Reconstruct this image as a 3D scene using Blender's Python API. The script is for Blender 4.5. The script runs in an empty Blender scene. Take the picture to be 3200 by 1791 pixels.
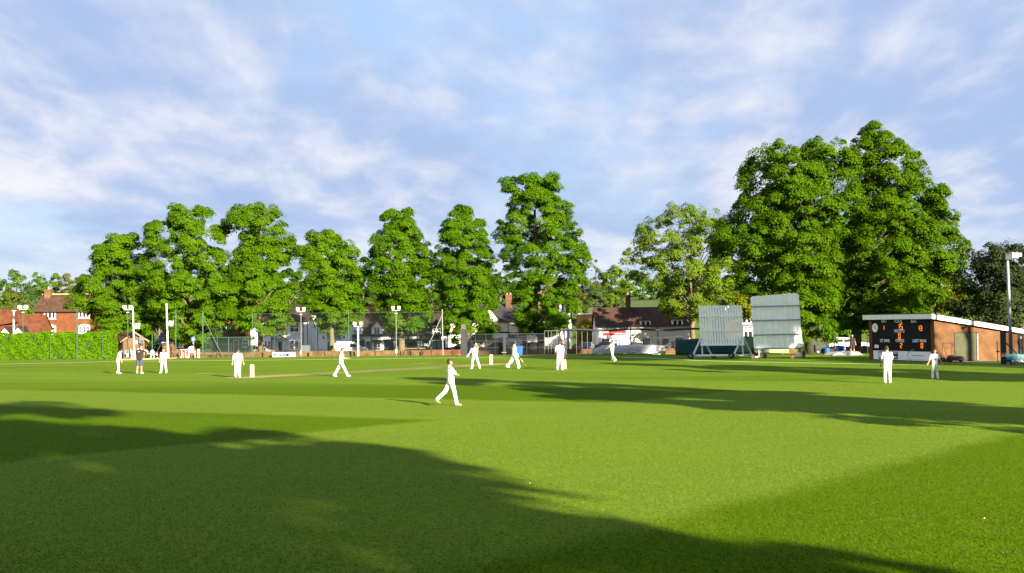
import bpy, math, random
import numpy as np
from mathutils import Vector, Matrix
random.seed(7); RNG = np.random.default_rng(11)
sc = bpy.context.scene; col = sc.collection
PI = math.pi
# ------------------------------------------------------------------ camera
F, CX, CY, CAMH = 3600.0, 1600.0, 895.5, 2.75
PITCH, ROLL = math.radians(1.98), 0.0105
cam = bpy.data.objects.new('camera', bpy.data.cameras.new('camera')); col.objects.link(cam)
CR = Matrix.Rotation(PI/2+PITCH, 4, 'X') @ Matrix.Rotation(-ROLL, 4, 'Z')
cam.matrix_world = Matrix.Translation((0, 0, CAMH)) @ CR
cam.data.sensor_width = 36; cam.data.lens = 36*F/3200; cam.data.clip_end = 6000; cam.data.clip_start = .1
sc.camera = cam
CR3 = CR.to_3x3()
def ray(px, py): return CR3 @ Vector(((px-CX)/F, -(py-CY)/F, -1))
def P(px, py, d):                       # world point seen at photo pixel px,py at depth d
    r = ray(px, py); t = d/r.y
    return Vector((0, 0, CAMH)) + r*t
GT = [(-400, 0), (100, 0), (120, -.28), (140, -.67), (160, -1.05), (175, -1.33), (195, -1.6), (214, -1.7), (240, 5.2), (330, 9.5), (430, 14), (600, 15), (3000, 15)]
GY = np.array([a for a, b in GT], float); GZ = np.array([b for a, b in GT], float)
def gz(y): return float(np.interp(y, GY, GZ))
def PG(px, py):                         # ground point under a pixel (field part)
    d = 60.0
    for _ in range(60):
        r = ray(px, py); t = (gz(d)-CAMH)/r.z
        if t < 0: break
        d = .5*d+.5*min(r.y*t, 190)
    p = P(px, py, d); p.z = gz(d); return p
def G(px, d, py=1100):                  # point on the ground at depth d under column px
    p = P(px, py, d); p.z = gz(d)
    r = P(px, py-100, d); 
    p2 = P(px, py, d); k = (gz(d)-p2.z)/(r.z-p2.z); p.x = p2.x+(r.x-p2.x)*k
    return p
def Z(n, x, y):
    ox, oy, s = {1: (0, 820, 4.005), 2: (340, 900, 4.807), 3: (700, 920, 5.15), 4: (1060, 920, 5.15), 5: (1400, 900, 4.807), 6: (1760, 900, 5.15), 7: (2140, 880, 4.954), 8: (2600, 760, 3.135)}[n]
    return ox+x/s, oy+y/s
K = 1.2422
# ------------------------------------------------------------------ materials
MATS = {}
def nt(m):
    m.use_nodes = True; t = m.node_tree; t.nodes.clear(); return t, t.nodes, t.links
def mat(name, c, rough=.8, var=.12, scale=3.0, bump=0.0, metal=0.0, spec=.3, emit=0.0, alpha=1.0, c2=None, detail=4, bscale=None):
    if name in MATS: return MATS[name]
    if emit == 0 and .03 < max(c) < .6: c = tuple(x*.66 for x in c)
    if c2 and max(c2) < .6: c2 = tuple(x*.66 for x in c2)
    m = bpy.data.materials.new(name); t, N, L = nt(m)
    out = N.new('ShaderNodeOutputMaterial'); b = N.new('ShaderNodeBsdfPrincipled'); L.new(b.outputs[0], out.inputs[0])
    b.inputs['Roughness'].default_value = rough; b.inputs['Metallic'].default_value = metal
    b.inputs['Specular IOR Level'].default_value = spec
    tc = N.new('ShaderNodeTexCoord')
    if var > 0 or c2:
        n = N.new('ShaderNodeTexNoise'); n.inputs['Scale'].default_value = scale; n.inputs['Detail'].default_value = detail
        n.inputs['Roughness'].default_value = .65
        L.new(tc.outputs['Object'], n.inputs['Vector'])
        r = N.new('ShaderNodeValToRGB'); e = r.color_ramp.elements
        e[0].position = .3; e[1].position = .7
        a = [x*(1-var) for x in c]; z = [min(1, x*(1+var)) for x in (c2 or c)]
        if c2: a = list(c)
        e[0].color = (*a, 1); e[1].color = (*z, 1)
        L.new(n.outputs['Fac'], r.inputs[0]); L.new(r.outputs[0], b.inputs['Base Color'])
    else: b.inputs['Base Color'].default_value = (*c, 1)
    if bump > 0:
        n2 = N.new('ShaderNodeTexNoise'); n2.inputs['Scale'].default_value = bscale or scale*3; n2.inputs['Detail'].default_value = 5
        L.new(tc.outputs['Object'], n2.inputs['Vector'])
        bp = N.new('ShaderNodeBump'); bp.inputs['Strength'].default_value = bump; bp.inputs['Distance'].default_value = .05
        L.new(n2.outputs['Fac'], bp.inputs['Height']); L.new(bp.outputs[0], b.inputs['Normal'])
    if emit > 0:
        b.inputs['Emission Color'].default_value = (*c, 1); b.inputs['Emission Strength'].default_value = emit
    if alpha < 1: b.inputs['Alpha'].default_value = alpha
    MATS[name] = m; return m
def brick(name, c1, c2, mort, w=.23, h=.075, wear=.25):
    c1, c2, mort = [tuple(x*.62 for x in q) for q in (c1, c2, mort)]
    if name in MATS: return MATS[name]
    m = bpy.data.materials.new(name); t, N, L = nt(m)
    out = N.new('ShaderNodeOutputMaterial'); b = N.new('ShaderNodeBsdfPrincipled'); L.new(b.outputs[0], out.inputs[0])
    b.inputs['Roughness'].default_value = .9; b.inputs['Specular IOR Level'].default_value = .15
    tc = N.new('ShaderNodeTexCoord'); s = N.new('ShaderNodeSeparateXYZ'); L.new(tc.outputs['Object'], s.inputs[0])
    ad = N.new('ShaderNodeMath'); L.new(s.outputs[0], ad.inputs[0]); L.new(s.outputs[1], ad.inputs[1])
    cb = N.new('ShaderNodeCombineXYZ'); L.new(ad.outputs[0], cb.inputs[0]); L.new(s.outputs[2], cb.inputs[1])
    bt = N.new('ShaderNodeTexBrick'); L.new(cb.outputs[0], bt.inputs['Vector'])
    bt.inputs['Scale'].default_value = 1; bt.inputs['Brick Width'].default_value = w; bt.inputs['Row Height'].default_value = h
    bt.inputs['Mortar Size'].default_value = .008; bt.inputs['Color1'].default_value = (*c1, 1); bt.inputs['Color2'].default_value = (*c2, 1); bt.inputs['Mortar'].default_value = (*mort, 1)
    n = N.new('ShaderNodeTexNoise'); n.inputs['Scale'].default_value = 1.3; n.inputs['Detail'].default_value = 6; L.new(tc.outputs['Object'], n.inputs['Vector'])
    mr = N.new('ShaderNodeMapRange'); mr.inputs[1].default_value = .3; mr.inputs[2].default_value = .7; mr.inputs[3].default_value = 1-wear; mr.inputs[4].default_value = 1+wear*.6; L.new(n.outputs['Fac'], mr.inputs[0])
    mx = N.new('ShaderNodeVectorMath'); mx.operation = 'SCALE'; L.new(bt.outputs[0], mx.inputs[0]); L.new(mr.outputs[0], mx.inputs['Scale'])
    L.new(mx.outputs[0], b.inputs['Base Color'])
    bp = N.new('ShaderNodeBump'); bp.inputs['Strength'].default_value = .4; bp.inputs['Distance'].default_value = .01; L.new(bt.outputs['Fac'], bp.inputs['Height']); bp.invert = True; L.new(bp.outputs[0], b.inputs['Normal'])
    MATS[name] = m; return m
def tiles(name, c1, c2, h=.11, w=.17, moss=None):
    m = brick(name, c1, c2, tuple(x*.45 for x in c1), w, h, .35); return m
def leafmat(name, c, c2, trans=.42, tcol=None, var=.35, scale=.45, gloss=.0):
    if name in MATS: return MATS[name]
    c = tuple(x*1.0 for x in c); c2 = tuple(x*.88 for x in c2)
    m = bpy.data.materials.new(name); t, N, L = nt(m)
    out = N.new('ShaderNodeOutputMaterial')
    geo = N.new('ShaderNodeNewGeometry'); tc = N.new('ShaderNodeTexCoord')
    n = N.new('ShaderNodeTexNoise'); n.inputs['Scale'].default_value = scale; n.inputs['Detail'].default_value = 3; L.new(tc.outputs['Object'], n.inputs['Vector'])
    ad = N.new('ShaderNodeMath'); ad.operation = 'MULTIPLY_ADD'; L.new(geo.outputs['Random Per Island'], ad.inputs[0]); ad.inputs[1].default_value = var; L.new(n.outputs['Fac'], ad.inputs[2])
    mr = N.new('ShaderNodeMapRange'); mr.inputs[1].default_value = .35; mr.inputs[2].default_value = .65+var; L.new(ad.outputs[0], mr.inputs[0])
    mx = N.new('ShaderNodeMix'); mx.data_type = 'RGBA'; mx.inputs[6].default_value = (*c, 1); mx.inputs[7].default_value = (*c2, 1); L.new(mr.outputs[0], mx.inputs[0])
    d = N.new('ShaderNodeBsdfPrincipled'); d.inputs['Roughness'].default_value = .6; d.inputs['Specular IOR Level'].default_value = .05+gloss; L.new(mx.outputs[2], d.inputs['Base Color'])
    tr = N.new('ShaderNodeBsdfTranslucent')
    sc_ = N.new('ShaderNodeMix'); sc_.data_type = 'RGBA'; sc_.blend_type = 'MULTIPLY'; sc_.inputs[0].default_value = 1; L.new(mx.outputs[2], sc_.inputs[6]); sc_.inputs[7].default_value = (*(tcol or (1.25, 1.25, .5)), 1)
    L.new(sc_.outputs[2], tr.inputs[0])
    ms = N.new('ShaderNodeMixShader'); ms.inputs[0].default_value = trans; L.new(d.outputs[0], ms.inputs[1]); L.new(tr.outputs[0], ms.inputs[2]); L.new(ms.outputs[0], out.inputs[0])
    MATS[name] = m; return m
def netmat(name, c, dens):
    if name in MATS: return MATS[name]
    m = bpy.data.materials.new(name); t, N, L = nt(m)
    out = N.new('ShaderNodeOutputMaterial'); a = N.new('ShaderNodeBsdfTransparent'); d = N.new('ShaderNodeBsdfDiffuse'); d.inputs[0].default_value = (*c, 1)
    tc = N.new('ShaderNodeTexCoord'); n = N.new('ShaderNodeTexNoise'); n.inputs['Scale'].default_value = 1.5; L.new(tc.outputs['Object'], n.inputs[0])
    mr = N.new('ShaderNodeMapRange'); mr.inputs[3].default_value = dens*.6; mr.inputs[4].default_value = dens*1.4; L.new(n.outputs['Fac'], mr.inputs[0])
    ms = N.new('ShaderNodeMixShader'); L.new(mr.outputs[0], ms.inputs[0]); L.new(a.outputs[0], ms.inputs[1]); L.new(d.outputs[0], ms.inputs[2]); L.new(ms.outputs[0], out.inputs[0])
    MATS[name] = m; return m
# ------------------------------------------------------------------ mesh helpers
class M:
    def __init__(s): s.v = []; s.f = []
    def add(s, vs, fs):
        o = len(s.v); s.v += [tuple(v) for v in vs]; s.f += [tuple(i+o for i in f) for f in fs]; return s
    def box(s, x0, y0, z0, x1, y1, z1):
        return s.add([(x0,y0,z0),(x1,y0,z0),(x1,y1,z0),(x0,y1,z0),(x0,y0,z1),(x1,y0,z1),(x1,y1,z1),(x0,y1,z1)],
                     [(0,3,2,1),(4,5,6,7),(0,1,5,4),(1,2,6,5),(2,3,7,6),(3,0,4,7)])
    def quad(s, *p): return s.add(p, [tuple(range(len(p)))])
    def slab(s, pts, n, th):            # polygon pts thickened by th along -n
        n = Vector(n).normalized()*th; k = len(pts); a = [Vector(p) for p in pts]; b = [p-n for p in a]
        return s.add(a+b, [tuple(range(k)), tuple(range(2*k-1, k-1, -1))]+[(i, i+k, (i+1) % k+k, (i+1) % k) for i in range(k)])
    def prism(s, poly, y0, y1):         # poly (x,z) extruded along y
        k = len(poly)
        return s.add([(x, y0, z) for x, z in poly]+[(x, y1, z) for x, z in poly], [tuple(range(k)), tuple(range(2*k-1, k-1, -1))]+[(i, i+k, (i+1) % k+k, (i+1) % k) for i in range(k)])
    def prismx(s, poly, x0, x1):        # poly (y,z) extruded along x
        k = len(poly)
        return s.add([(x0, y, z) for y, z in poly]+[(x1, y, z) for y, z in poly], [tuple(range(k)), tuple(range(2*k-1, k-1, -1))]+[(i, i+k, (i+1) % k+k, (i+1) % k) for i in range(k)])
    def tube(s, pts, rad, n=8):
        pts = [Vector(p) for p in pts]
        if not hasattr(rad, '__len__'): rad = [rad]*len(pts)
        vs = []; prev = None
        for i, p in enumerate(pts):
            d = (pts[min(i+1, len(pts)-1)]-pts[max(i-1, 0)]).normalized()
            if prev is None: a = d.orthogonal().normalized()
            else: a = (prev-d*prev.dot(d)).normalized()
            prev = a; b = d.cross(a)
            vs += [p+(a*math.cos(2*PI*j/n)+b*math.sin(2*PI*j/n))*rad[i] for j in range(n)]
        fs = []
        for i in range(len(pts)-1):
            for j in range(n): fs.append((i*n+j, i*n+(j+1) % n, (i+1)*n+(j+1) % n, (i+1)*n+j))
        fs += [tuple(range(n-1, -1, -1)), tuple(range((len(pts)-1)*n, len(pts)*n))]
        return s.add(vs, fs)
    def bar(s, a, b, w, h=None):        # rectangular beam
        a = Vector(a); b = Vector(b); d = (b-a).normalized(); h = h or w
        u = d.cross(Vector((0, 0, 1)));
        if u.length < 1e-3: u = Vector((1, 0, 0))
        u.normalize(); v = u.cross(d); u *= w/2; v *= h/2
        return s.add([a-u-v, a+u-v, a+u+v, a-u+v, b-u-v, b+u-v, b+u+v, b-u+v], [(0,1,2,3),(7,6,5,4),(0,4,5,1),(1,5,6,2),(2,6,7,3),(3,7,4,0)])
    def ell(s, c, r, n=10, m=7):
        vs = [(c[0], c[1], c[2]-r[2])]
        for i in range(1, m):
            t = -PI/2+PI*i/m
            for j in range(n): vs.append((c[0]+r[0]*math.cos(t)*math.cos(2*PI*j/n), c[1]+r[1]*math.cos(t)*math.sin(2*PI*j/n), c[2]+r[2]*math.sin(t)))
        vs.append((c[0], c[1], c[2]+r[2])); fs = []
        for j in range(n): fs.append((0, 1+(j+1) % n, 1+j)); fs.append((len(vs)-1, 1+(m-2)*n+j, 1+(m-2)*n+(j+1) % n))
        for i in range(m-2):
            for j in range(n): fs.append((1+i*n+j, 1+i*n+(j+1) % n, 1+(i+1)*n+(j+1) % n, 1+(i+1)*n+j))
        return s.add(vs, fs)
    def lathe(s, prof, c=(0, 0, 0), n=14):
        vs = []; fs = []
        for r, z in prof: vs += [(c[0]+r*math.cos(2*PI*j/n), c[1]+r*math.sin(2*PI*j/n), c[2]+z) for j in range(n)]
        for i in range(len(prof)-1):
            for j in range(n): fs.append((i*n+j, i*n+(j+1) % n, (i+1)*n+(j+1) % n, (i+1)*n+j))
        fs += [tuple(range(n-1, -1, -1)), tuple(range((len(prof)-1)*n, len(prof)*n))]
        return s.add(vs, fs)
    def disc(s, c, r, th, n=20):        # disc facing -y
        return s.prism([(c[0]+r*math.cos(2*PI*i/n), c[2]+r*math.sin(2*PI*i/n)) for i in range(n)], c[1]-th, c[1])
    def mesh(s, name):
        me = bpy.data.meshes.new(name); me.from_pydata(s.v, [], s.f); me.update(); return me
    def build(s, name, m, parent=None, smooth=False, loc=None):
        me = s.mesh(name); me.materials.append(m)
        if smooth: me.polygons.foreach_set('use_smooth', [True]*len(me.polygons))
        return link(name, me, parent, loc)
def link(name, me, parent=None, loc=None):
    o = bpy.data.objects.new(name, me); col.objects.link(o)
    if parent is not None: o.parent = parent
    if loc is not None: o.location = loc
    return o
def tag(o, label, cat, group=None):
    o['label'] = label; o['category'] = cat
    if group: o['group'] = group
    return o
def thing(name, label, cat, loc, rz=0, group=None):
    o = bpy.data.objects.new(name, None); col.objects.link(o); o.location = loc; o.rotation_euler = (0, 0, rz); o.empty_display_size = .3
    return tag(o, label, cat, group)
def struct(o, kind='structure'): o['kind'] = kind; return o
def copy_tree(o, parent=None):
    c = o.copy(); col.objects.link(c); c.parent = parent
    for ch in list(o.children): copy_tree(ch, c)
    return c
def quads(name, V, m, parent=None):     # V: (n,4,3) array of leaf quads
    n = len(V); me = bpy.data.meshes.new(name); me.vertices.add(n*4); me.loops.add(n*4); me.polygons.add(n)
    me.vertices.foreach_set('co', V.astype(np.float32).ravel()); me.loops.foreach_set('vertex_index', np.arange(n*4, dtype=np.int32))
    me.polygons.foreach_set('loop_start', np.arange(0, n*4, 4, dtype=np.int32)); me.polygons.foreach_set('loop_total', np.full(n, 4, np.int32))
    me.update(calc_edges=True); me.materials.append(m); return link(name, me, parent)
FONT = None
def text(name, body, size, m, parent, loc, rot=(PI/2, 0, 0), sx=1.0, align='CENTER', ext=.012):
    cu = bpy.data.curves.new(name, 'FONT'); cu.body = body; cu.size = size; cu.extrude = ext; cu.offset = size*.006; cu.align_x = align; cu.resolution_u = 3
    o = bpy.data.objects.new(name, cu); col.objects.link(o)
    dg = bpy.context.evaluated_depsgraph_get(); me = bpy.data.meshes.new_from_object(o.evaluated_get(dg)); bpy.data.objects.remove(o)
    me.materials.clear(); me.materials.append(m)
    q = link(name, me, parent, loc); q.rotation_euler = rot; q.scale = (sx, 1, 1); return q
# ------------------------------------------------------------------ light, sky
SUN_EL, SX, SY = math.radians(18.5), .545, -.839
sun = bpy.data.objects.new('sun', bpy.data.lights.new('sun', 'SUN')); col.objects.link(sun)
sd = Vector((SX*math.cos(SUN_EL), SY*math.cos(SUN_EL), math.sin(SUN_EL)))
sun.rotation_euler = sd.to_track_quat('Z', 'Y').to_euler(); sun.data.energy = 5.0; sun.data.angle = math.radians(.55); sun.data.color = (1, .87, .64)
w = bpy.data.worlds.new('World'); sc.world = w; w.use_nodes = True
t = w.node_tree; N = t.nodes; L = t.links; N.clear()
wo = N.new('ShaderNodeOutputWorld'); bg = N.new('ShaderNodeBackground'); L.new(bg.outputs[0], wo.inputs[0]); bg.inputs[1].default_value = .05
sky = N.new('ShaderNodeTexSky'); sky.sky_type = 'NISHITA'; sky.sun_disc = False; sky.sun_elevation = SUN_EL; sky.sun_rotation = math.atan2(SX, SY); sky.air_density = 1.0; sky.dust_density = .6; sky.ozone_density = 1.5
tc = N.new('ShaderNodeTexCoord'); sp = N.new('ShaderNodeSeparateXYZ'); L.new(tc.outputs['Generated'], sp.inputs[0])
def mth(op, a, b=None, c=None):
    n = N.new('ShaderNodeMath'); n.operation = op
    for i, x in enumerate((a, b, c)):
        if x is None: continue
        if isinstance(x, (int, float)): n.inputs[i].default_value = x
        else: L.new(x, n.inputs[i])
    return n.outputs[0]
zz = mth('ADD', mth('MAXIMUM', sp.outputs[2], 0.0), .15)
u = mth('DIVIDE', sp.outputs[0], zz); v = mth('DIVIDE', sp.outputs[1], zz)
def cloudnoise(scale, ox, oy, detail, rough=.55, ys=1.0):
    cb = N.new('ShaderNodeCombineXYZ'); L.new(mth('ADD', u, ox), cb.inputs[0]); L.new(mth('MULTIPLY_ADD', v, ys, oy), cb.inputs[1]); cb.inputs[2].default_value = .37
    n = N.new('ShaderNodeTexNoise'); n.inputs['Scale'].default_value = scale; n.inputs['Detail'].default_value = detail; n.inputs['Roughness'].default_value = rough; n.inputs['Distortion'].default_value = .25
    L.new(cb.outputs[0], n.inputs['Vector']); return n.outputs['Fac']
def ramp(x, a, b, lo=0.0, hi=1.0):
    n = N.new('ShaderNodeMapRange'); n.interpolation_type = 'SMOOTHSTEP'; L.new(x, n.inputs[0]); n.inputs[1].default_value = a; n.inputs[2].default_value = b; n.inputs[3].default_value = lo; n.inputs[4].default_value = hi; return n.outputs[0]
def cmix(f, a, b):
    n = N.new('ShaderNodeMix'); n.data_type = 'RGBA'
    L.new(f, n.inputs[0])
    for i, x in ((6, a), (7, b)):
        if isinstance(x, tuple): n.inputs[i].default_value = (*x, 1)
        else: L.new(x, n.inputs[i])
    return n.outputs[2]
CO = (27.1, 6.4)
big = cloudnoise(.95, CO[0], CO[1], 10, .55, .44)
bigs = cloudnoise(.95, CO[0]-.05, CO[1]+.10, 10, .55, .44)     # the same field a step away from the sun: the sunward side of a cloud is bright
wide = cloudnoise(.33, 5.2, 1.7, 3, .5, .55)
cov = ramp(mth('ADD', big, mth('MULTIPLY_ADD', wide, .5, -.25)), .28, .46)
def billow(scale, ox, oy):
    return mth('ABSOLUTE', mth('MULTIPLY_ADD', cloudnoise(scale, ox, oy, 5, .5, .52), 2.0, -1.0))
b1 = billow(1.5, 11.0, 4.0); b2 = billow(3.6, 3.0, 9.0)
puff = mth('SUBTRACT', 1.0, mth('MULTIPLY_ADD', b2, 1.0, mth('MULTIPLY', b1, 1.8)))
lit = mth('MULTIPLY_ADD', mth('SUBTRACT', big, bigs), 4.6, -.02)
lit2 = mth('ADD', lit, mth('MULTIPLY', mth('SUBTRACT', puff, .35), .82))
lit3 = mth('ADD', mth('MULTIPLY_ADD', sp.outputs[0], -.75, lit2), mth('MULTIPLY_ADD', wide, 2.0, -.92))
WH = (4.15, 4.15, 4.45); GR = (1.95, 2.55, 3.85)
cc = cmix(ramp(lit3, -.14, .98), GR, WH)
skb = cmix(ramp(sp.outputs[2], -.02, .24), (2.9, 3.5, 4.2), (1.65, 2.9, 4.7))
sm = N.new('ShaderNodeMix'); sm.data_type = 'RGBA'; sm.inputs[0].default_value = .8; L.new(sky.outputs[0], sm.inputs[6]); L.new(skb, sm.inputs[7])
veil = cmix(mth('MULTIPLY', cloudnoise(1.6, 2.0, 1.0, 6, .5, 1.6), .5), sm.outputs[2], (3.2, 3.5, 4.1))
fac = mth('MULTIPLY', cov, ramp(sp.outputs[2], -.01, .11, .22, .97))
L.new(cmix(fac, veil, cc), bg.inputs[0])
sc.view_settings.view_transform = 'Standard'; sc.view_settings.look = 'None'; sc.view_settings.exposure = 2.15; sc.view_settings.gamma = 1
sc.render.engine = 'CYCLES'; sc.cycles.max_bounces = 6; sc.cycles.transparent_max_bounces = 12; sc.cycles.use_denoising = True
# ------------------------------------------------------------------ ground
def grassmat():
    m = bpy.data.materials.new('mown_grass'); t, N2, L2 = nt(m)
    global N, L
    N, L = N2, L2
    out = N.new('ShaderNodeOutputMaterial'); b = N.new('ShaderNodeBsdfPrincipled'); L.new(b.outputs[0], out.inputs[0]); b.inputs['Roughness'].default_value = .9; b.inputs['Specular IOR Level'].default_value = .03
    tc = N.new('ShaderNodeTexCoord'); s = N.new('ShaderNodeSeparateXYZ'); L.new(tc.outputs['Object'], s.inputs[0])
    def noise(scale, detail=3, vec=None, rough=.6):
        n = N.new('ShaderNodeTexNoise'); n.inputs['Scale'].default_value = scale; n.inputs['Detail'].default_value = detail; n.inputs['Roughness'].default_value = rough
        L.new(vec or tc.outputs['Object'], n.inputs['Vector']); return n.outputs['Fac']
    x, y = s.outputs[0], s.outputs[1]
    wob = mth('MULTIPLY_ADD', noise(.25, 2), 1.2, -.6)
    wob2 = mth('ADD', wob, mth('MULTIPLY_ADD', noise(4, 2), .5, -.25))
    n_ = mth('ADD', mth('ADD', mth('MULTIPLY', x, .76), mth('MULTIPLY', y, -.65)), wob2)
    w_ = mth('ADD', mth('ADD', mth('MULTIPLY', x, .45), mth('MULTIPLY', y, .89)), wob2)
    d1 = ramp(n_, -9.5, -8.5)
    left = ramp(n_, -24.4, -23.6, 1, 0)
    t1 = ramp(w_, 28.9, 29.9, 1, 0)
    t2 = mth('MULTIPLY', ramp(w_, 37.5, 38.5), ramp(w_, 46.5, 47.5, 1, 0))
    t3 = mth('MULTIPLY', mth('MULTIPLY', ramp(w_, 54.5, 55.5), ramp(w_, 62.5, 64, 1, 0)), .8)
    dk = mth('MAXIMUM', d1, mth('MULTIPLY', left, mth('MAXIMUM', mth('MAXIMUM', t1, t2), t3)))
    # far outfield: faint streaks of the mower's passes
    mp = N.new('ShaderNodeMapping'); mp.inputs['Scale'].default_value = (.02, .22, 1); mp.inputs['Rotation'].default_value = (0, 0, -.12); L.new(tc.outputs['Object'], mp.inputs[0])
    st = ramp(noise(1, 3, mp.outputs[0]), .38, .64)
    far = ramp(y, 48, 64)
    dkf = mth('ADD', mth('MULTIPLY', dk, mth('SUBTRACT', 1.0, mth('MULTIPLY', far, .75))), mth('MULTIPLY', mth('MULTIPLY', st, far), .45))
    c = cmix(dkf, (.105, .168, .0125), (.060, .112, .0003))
    fine = noise(15, 4, None, .85); med = noise(2.2, 4); lo = noise(.11, 3)
    br = mth('ADD', mth('ADD', mth('MULTIPLY', ramp(fine, .3, .7), .5), mth('MULTIPLY', med, .30)), mth('MULTIPLY', lo, .30))
    br = mth('ADD', mth('ADD', br, mth('MULTIPLY_ADD', ramp(noise(7, 5, None, .75), .35, .65), .22, -.11)), .44)
    vm = N.new('ShaderNodeVectorMath'); vm.operation = 'SCALE'; L.new(c, vm.inputs[0]); L.new(br, vm.inputs['Scale'])
    yel = cmix(mth('MULTIPLY', ramp(noise(.9, 5), .55, .75), .28), vm.outputs[0], (.120, .140, .016))
    L.new(yel, b.inputs['Base Color'])
    bp = N.new('ShaderNodeBump'); bp.inputs['Strength'].default_value = .8; bp.inputs['Distance'].default_value = .05; L.new(noise(22, 3, None, .8), bp.inputs['Height']); L.new(bp.outputs[0], b.inputs['Normal'])
    return m
GRASS = grassmat()
def sheet(name, xs, ys, m, zf=lambda x, y: gz(y), dz=0):
    me = M(); nx, ny = len(xs), len(ys)
    vs = [(x, y, zf(x, y)+dz) for y in ys for x in xs]
    fs = [(j*nx+i, j*nx+i+1, (j+1)*nx+i+1, (j+1)*nx+i) for j in range(ny-1) for i in range(nx-1)]
    me.add(vs, fs); return struct(me.build(name, m, None, True))
_rb = np.random.default_rng(9); nb_ = 240000
_d = 11.5+24*_rb.random(nb_)**1.9; _x = (_rb.random(nb_)-.5)*_d*.95; _h = .008+.013*_rb.random(nb_); _a = _rb.random(nb_)*2*PI; _w = .003+.003*_rb.random(nb_)
_dx, _dy = np.cos(_a)*_w, np.sin(_a)*_w; _lx, _ly = _rb.normal(size=nb_)*.022, _rb.normal(size=nb_)*.022; _z0 = np.zeros(nb_)
_V = np.stack([np.stack([_x-_dx, _d-_dy, _z0], 1), np.stack([_x+_dx, _d+_dy, _z0], 1), np.stack([_x+_lx+_dx*.3, _d+_ly+_dy*.3, _h], 1), np.stack([_x+_lx-_dx*.3, _d+_ly-_dy*.3, _h], 1)], 1)
struct(quads('grass_blades', _V, GRASS), 'stuff')['label'] = 'short mown grass blades in the foreground turf'
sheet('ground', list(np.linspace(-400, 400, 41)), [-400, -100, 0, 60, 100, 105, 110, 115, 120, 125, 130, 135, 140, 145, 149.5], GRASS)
def hz_(x, y):
    z = gz(y)
    if y > 216: z += 1.6*math.sin(x*.045+y*.02)*min(1, (y-216)/60)+.8*math.sin(x*.13+1)*min(1, (y-216)/60)
    return z
ROUGH = mat('rough_bank', (.10, .16, .03), .95, c2=(.26, .17, .09), scale=.12, detail=8, bump=.6, bscale=1.2)
def hillmat():
    m = mat('hill_grass', (.045, .095, .010), .95, c2=(.085, .125, .02), scale=.1, detail=8, bump=.6, bscale=1.0); return m
sheet('hill', list(np.linspace(-1500, 1500, 151)), [205, 214, 218, 224, 230, 236, 240, 250, 270, 300, 330, 380, 430, 600, 1200, 2600], hillmat(), hz_)
ASPH = mat('asphalt', (.052, .052, .055), .9, .2, 6, bump=.3)
sheet('road', list(np.linspace(-300, 300, 13)), [149.5, 155, 160, 165, 170], ASPH, dz=-.06)
PAVE = mat('paving', (.26, .25, .235), .9, .15, 2, bump=.2)
pv = M()
for i in range(12):
    x0 = -300+50*i
    pv.add([(x0, 170, gz(170)+.05), (x0+50, 170, gz(170)+.05), (x0+50, 206, gz(206)+.05), (x0, 206, gz(206)+.05), (x0, 170, gz(170)-.2), (x0+50, 170, gz(170)-.2)], [(0, 1, 2, 3), (4, 5, 1, 0)])
struct(pv.build('pavement', PAVE))
# white boundary line
WLINE = mat('line_paint', (.62, .66, .46), .9, .2, 2)
BL = [(-40, 1141), (0, 1138.4), (200, 1134), (340, 1130.5), (520, 1128.5), (700, 1127.2), (900, 1125), (1120, 1122.8), (1300, 1120), (1480, 1118), (1650, 1116.5), (1820, 1116), (1950, 1116.5), (2060, 1121), (2180, 1127), (2350, 1132), (2600, 1136), (2800, 1139.5), (3000, 1143), (3240, 1147)]
lp = [PG(*p) for p in BL]; lm = M(); vs = []
for i, p in enumerate(lp):
    d = (lp[min(i+1, len(lp)-1)]-lp[max(0, i-1)]); d.z = 0; d.normalize(); n = Vector((-d.y, d.x, 0))*.13*max(1, p.y/70)
    vs += [p-n+Vector((0, 0, .012)), p+n+Vector((0, 0, .012))]
lm.add(vs, [(2*i, 2*i+2, 2*i+3, 2*i+1) for i in range(len(lp)-1)]); struct(lm.build('boundary_line', WLINE))
# worn pitch strips
STR = mat('worn_pitch', (.155, .175, .022), .95, c2=(.20, .19, .04), scale=.9, detail=6)
STR2 = mat('dry_pitch_end', (.36, .26, .115), .95, c2=(.24, .22, .06), scale=1.4, detail=6)
s1 = PG(*Z(3, 452, 1335)); s2 = PG(*Z(5, 650, 1152))
pd = (s2-s1).normalized(); pn = Vector((-pd.y, pd.x, 0))
def strip(name, a, b, wd, m, dz):
    q = M(); n = 24; vs = []
    for i in range(n+1):
        p = a.lerp(b, i/n); e = (.25 if i in (0, n) else 1)*(1+.12*math.sin(i*2.3)+random.uniform(-.1, .1)); k = pn*wd/2*e
        vs += [(p.x-k.x, p.y-k.y, dz), (p.x+k.x, p.y+k.y, dz)]
    q.add(vs, [(2*i, 2*i+2, 2*i+3, 2*i+1) for i in range(n)]); return struct(q.build(name, m))
strip('pitch', s1-pd*1.6, s2+pd*1.8, 2.6, STR, .005)
strip('pitch_end', s1-pd*1.5, s1+pd*3.6, 2.2, STR2, .010)
strip('pitch_end', s2-pd*3.4, s2+pd*2.4, 2.2, STR2, .010)
for (a, b, wd) in (((610, 1168.5), (672, 1167), 1.2), ((1285, 1137), (1350, 1135), 1.4)):
    strip('pitch_end', PG(*a), PG(*b), wd, STR2, .012)
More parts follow.
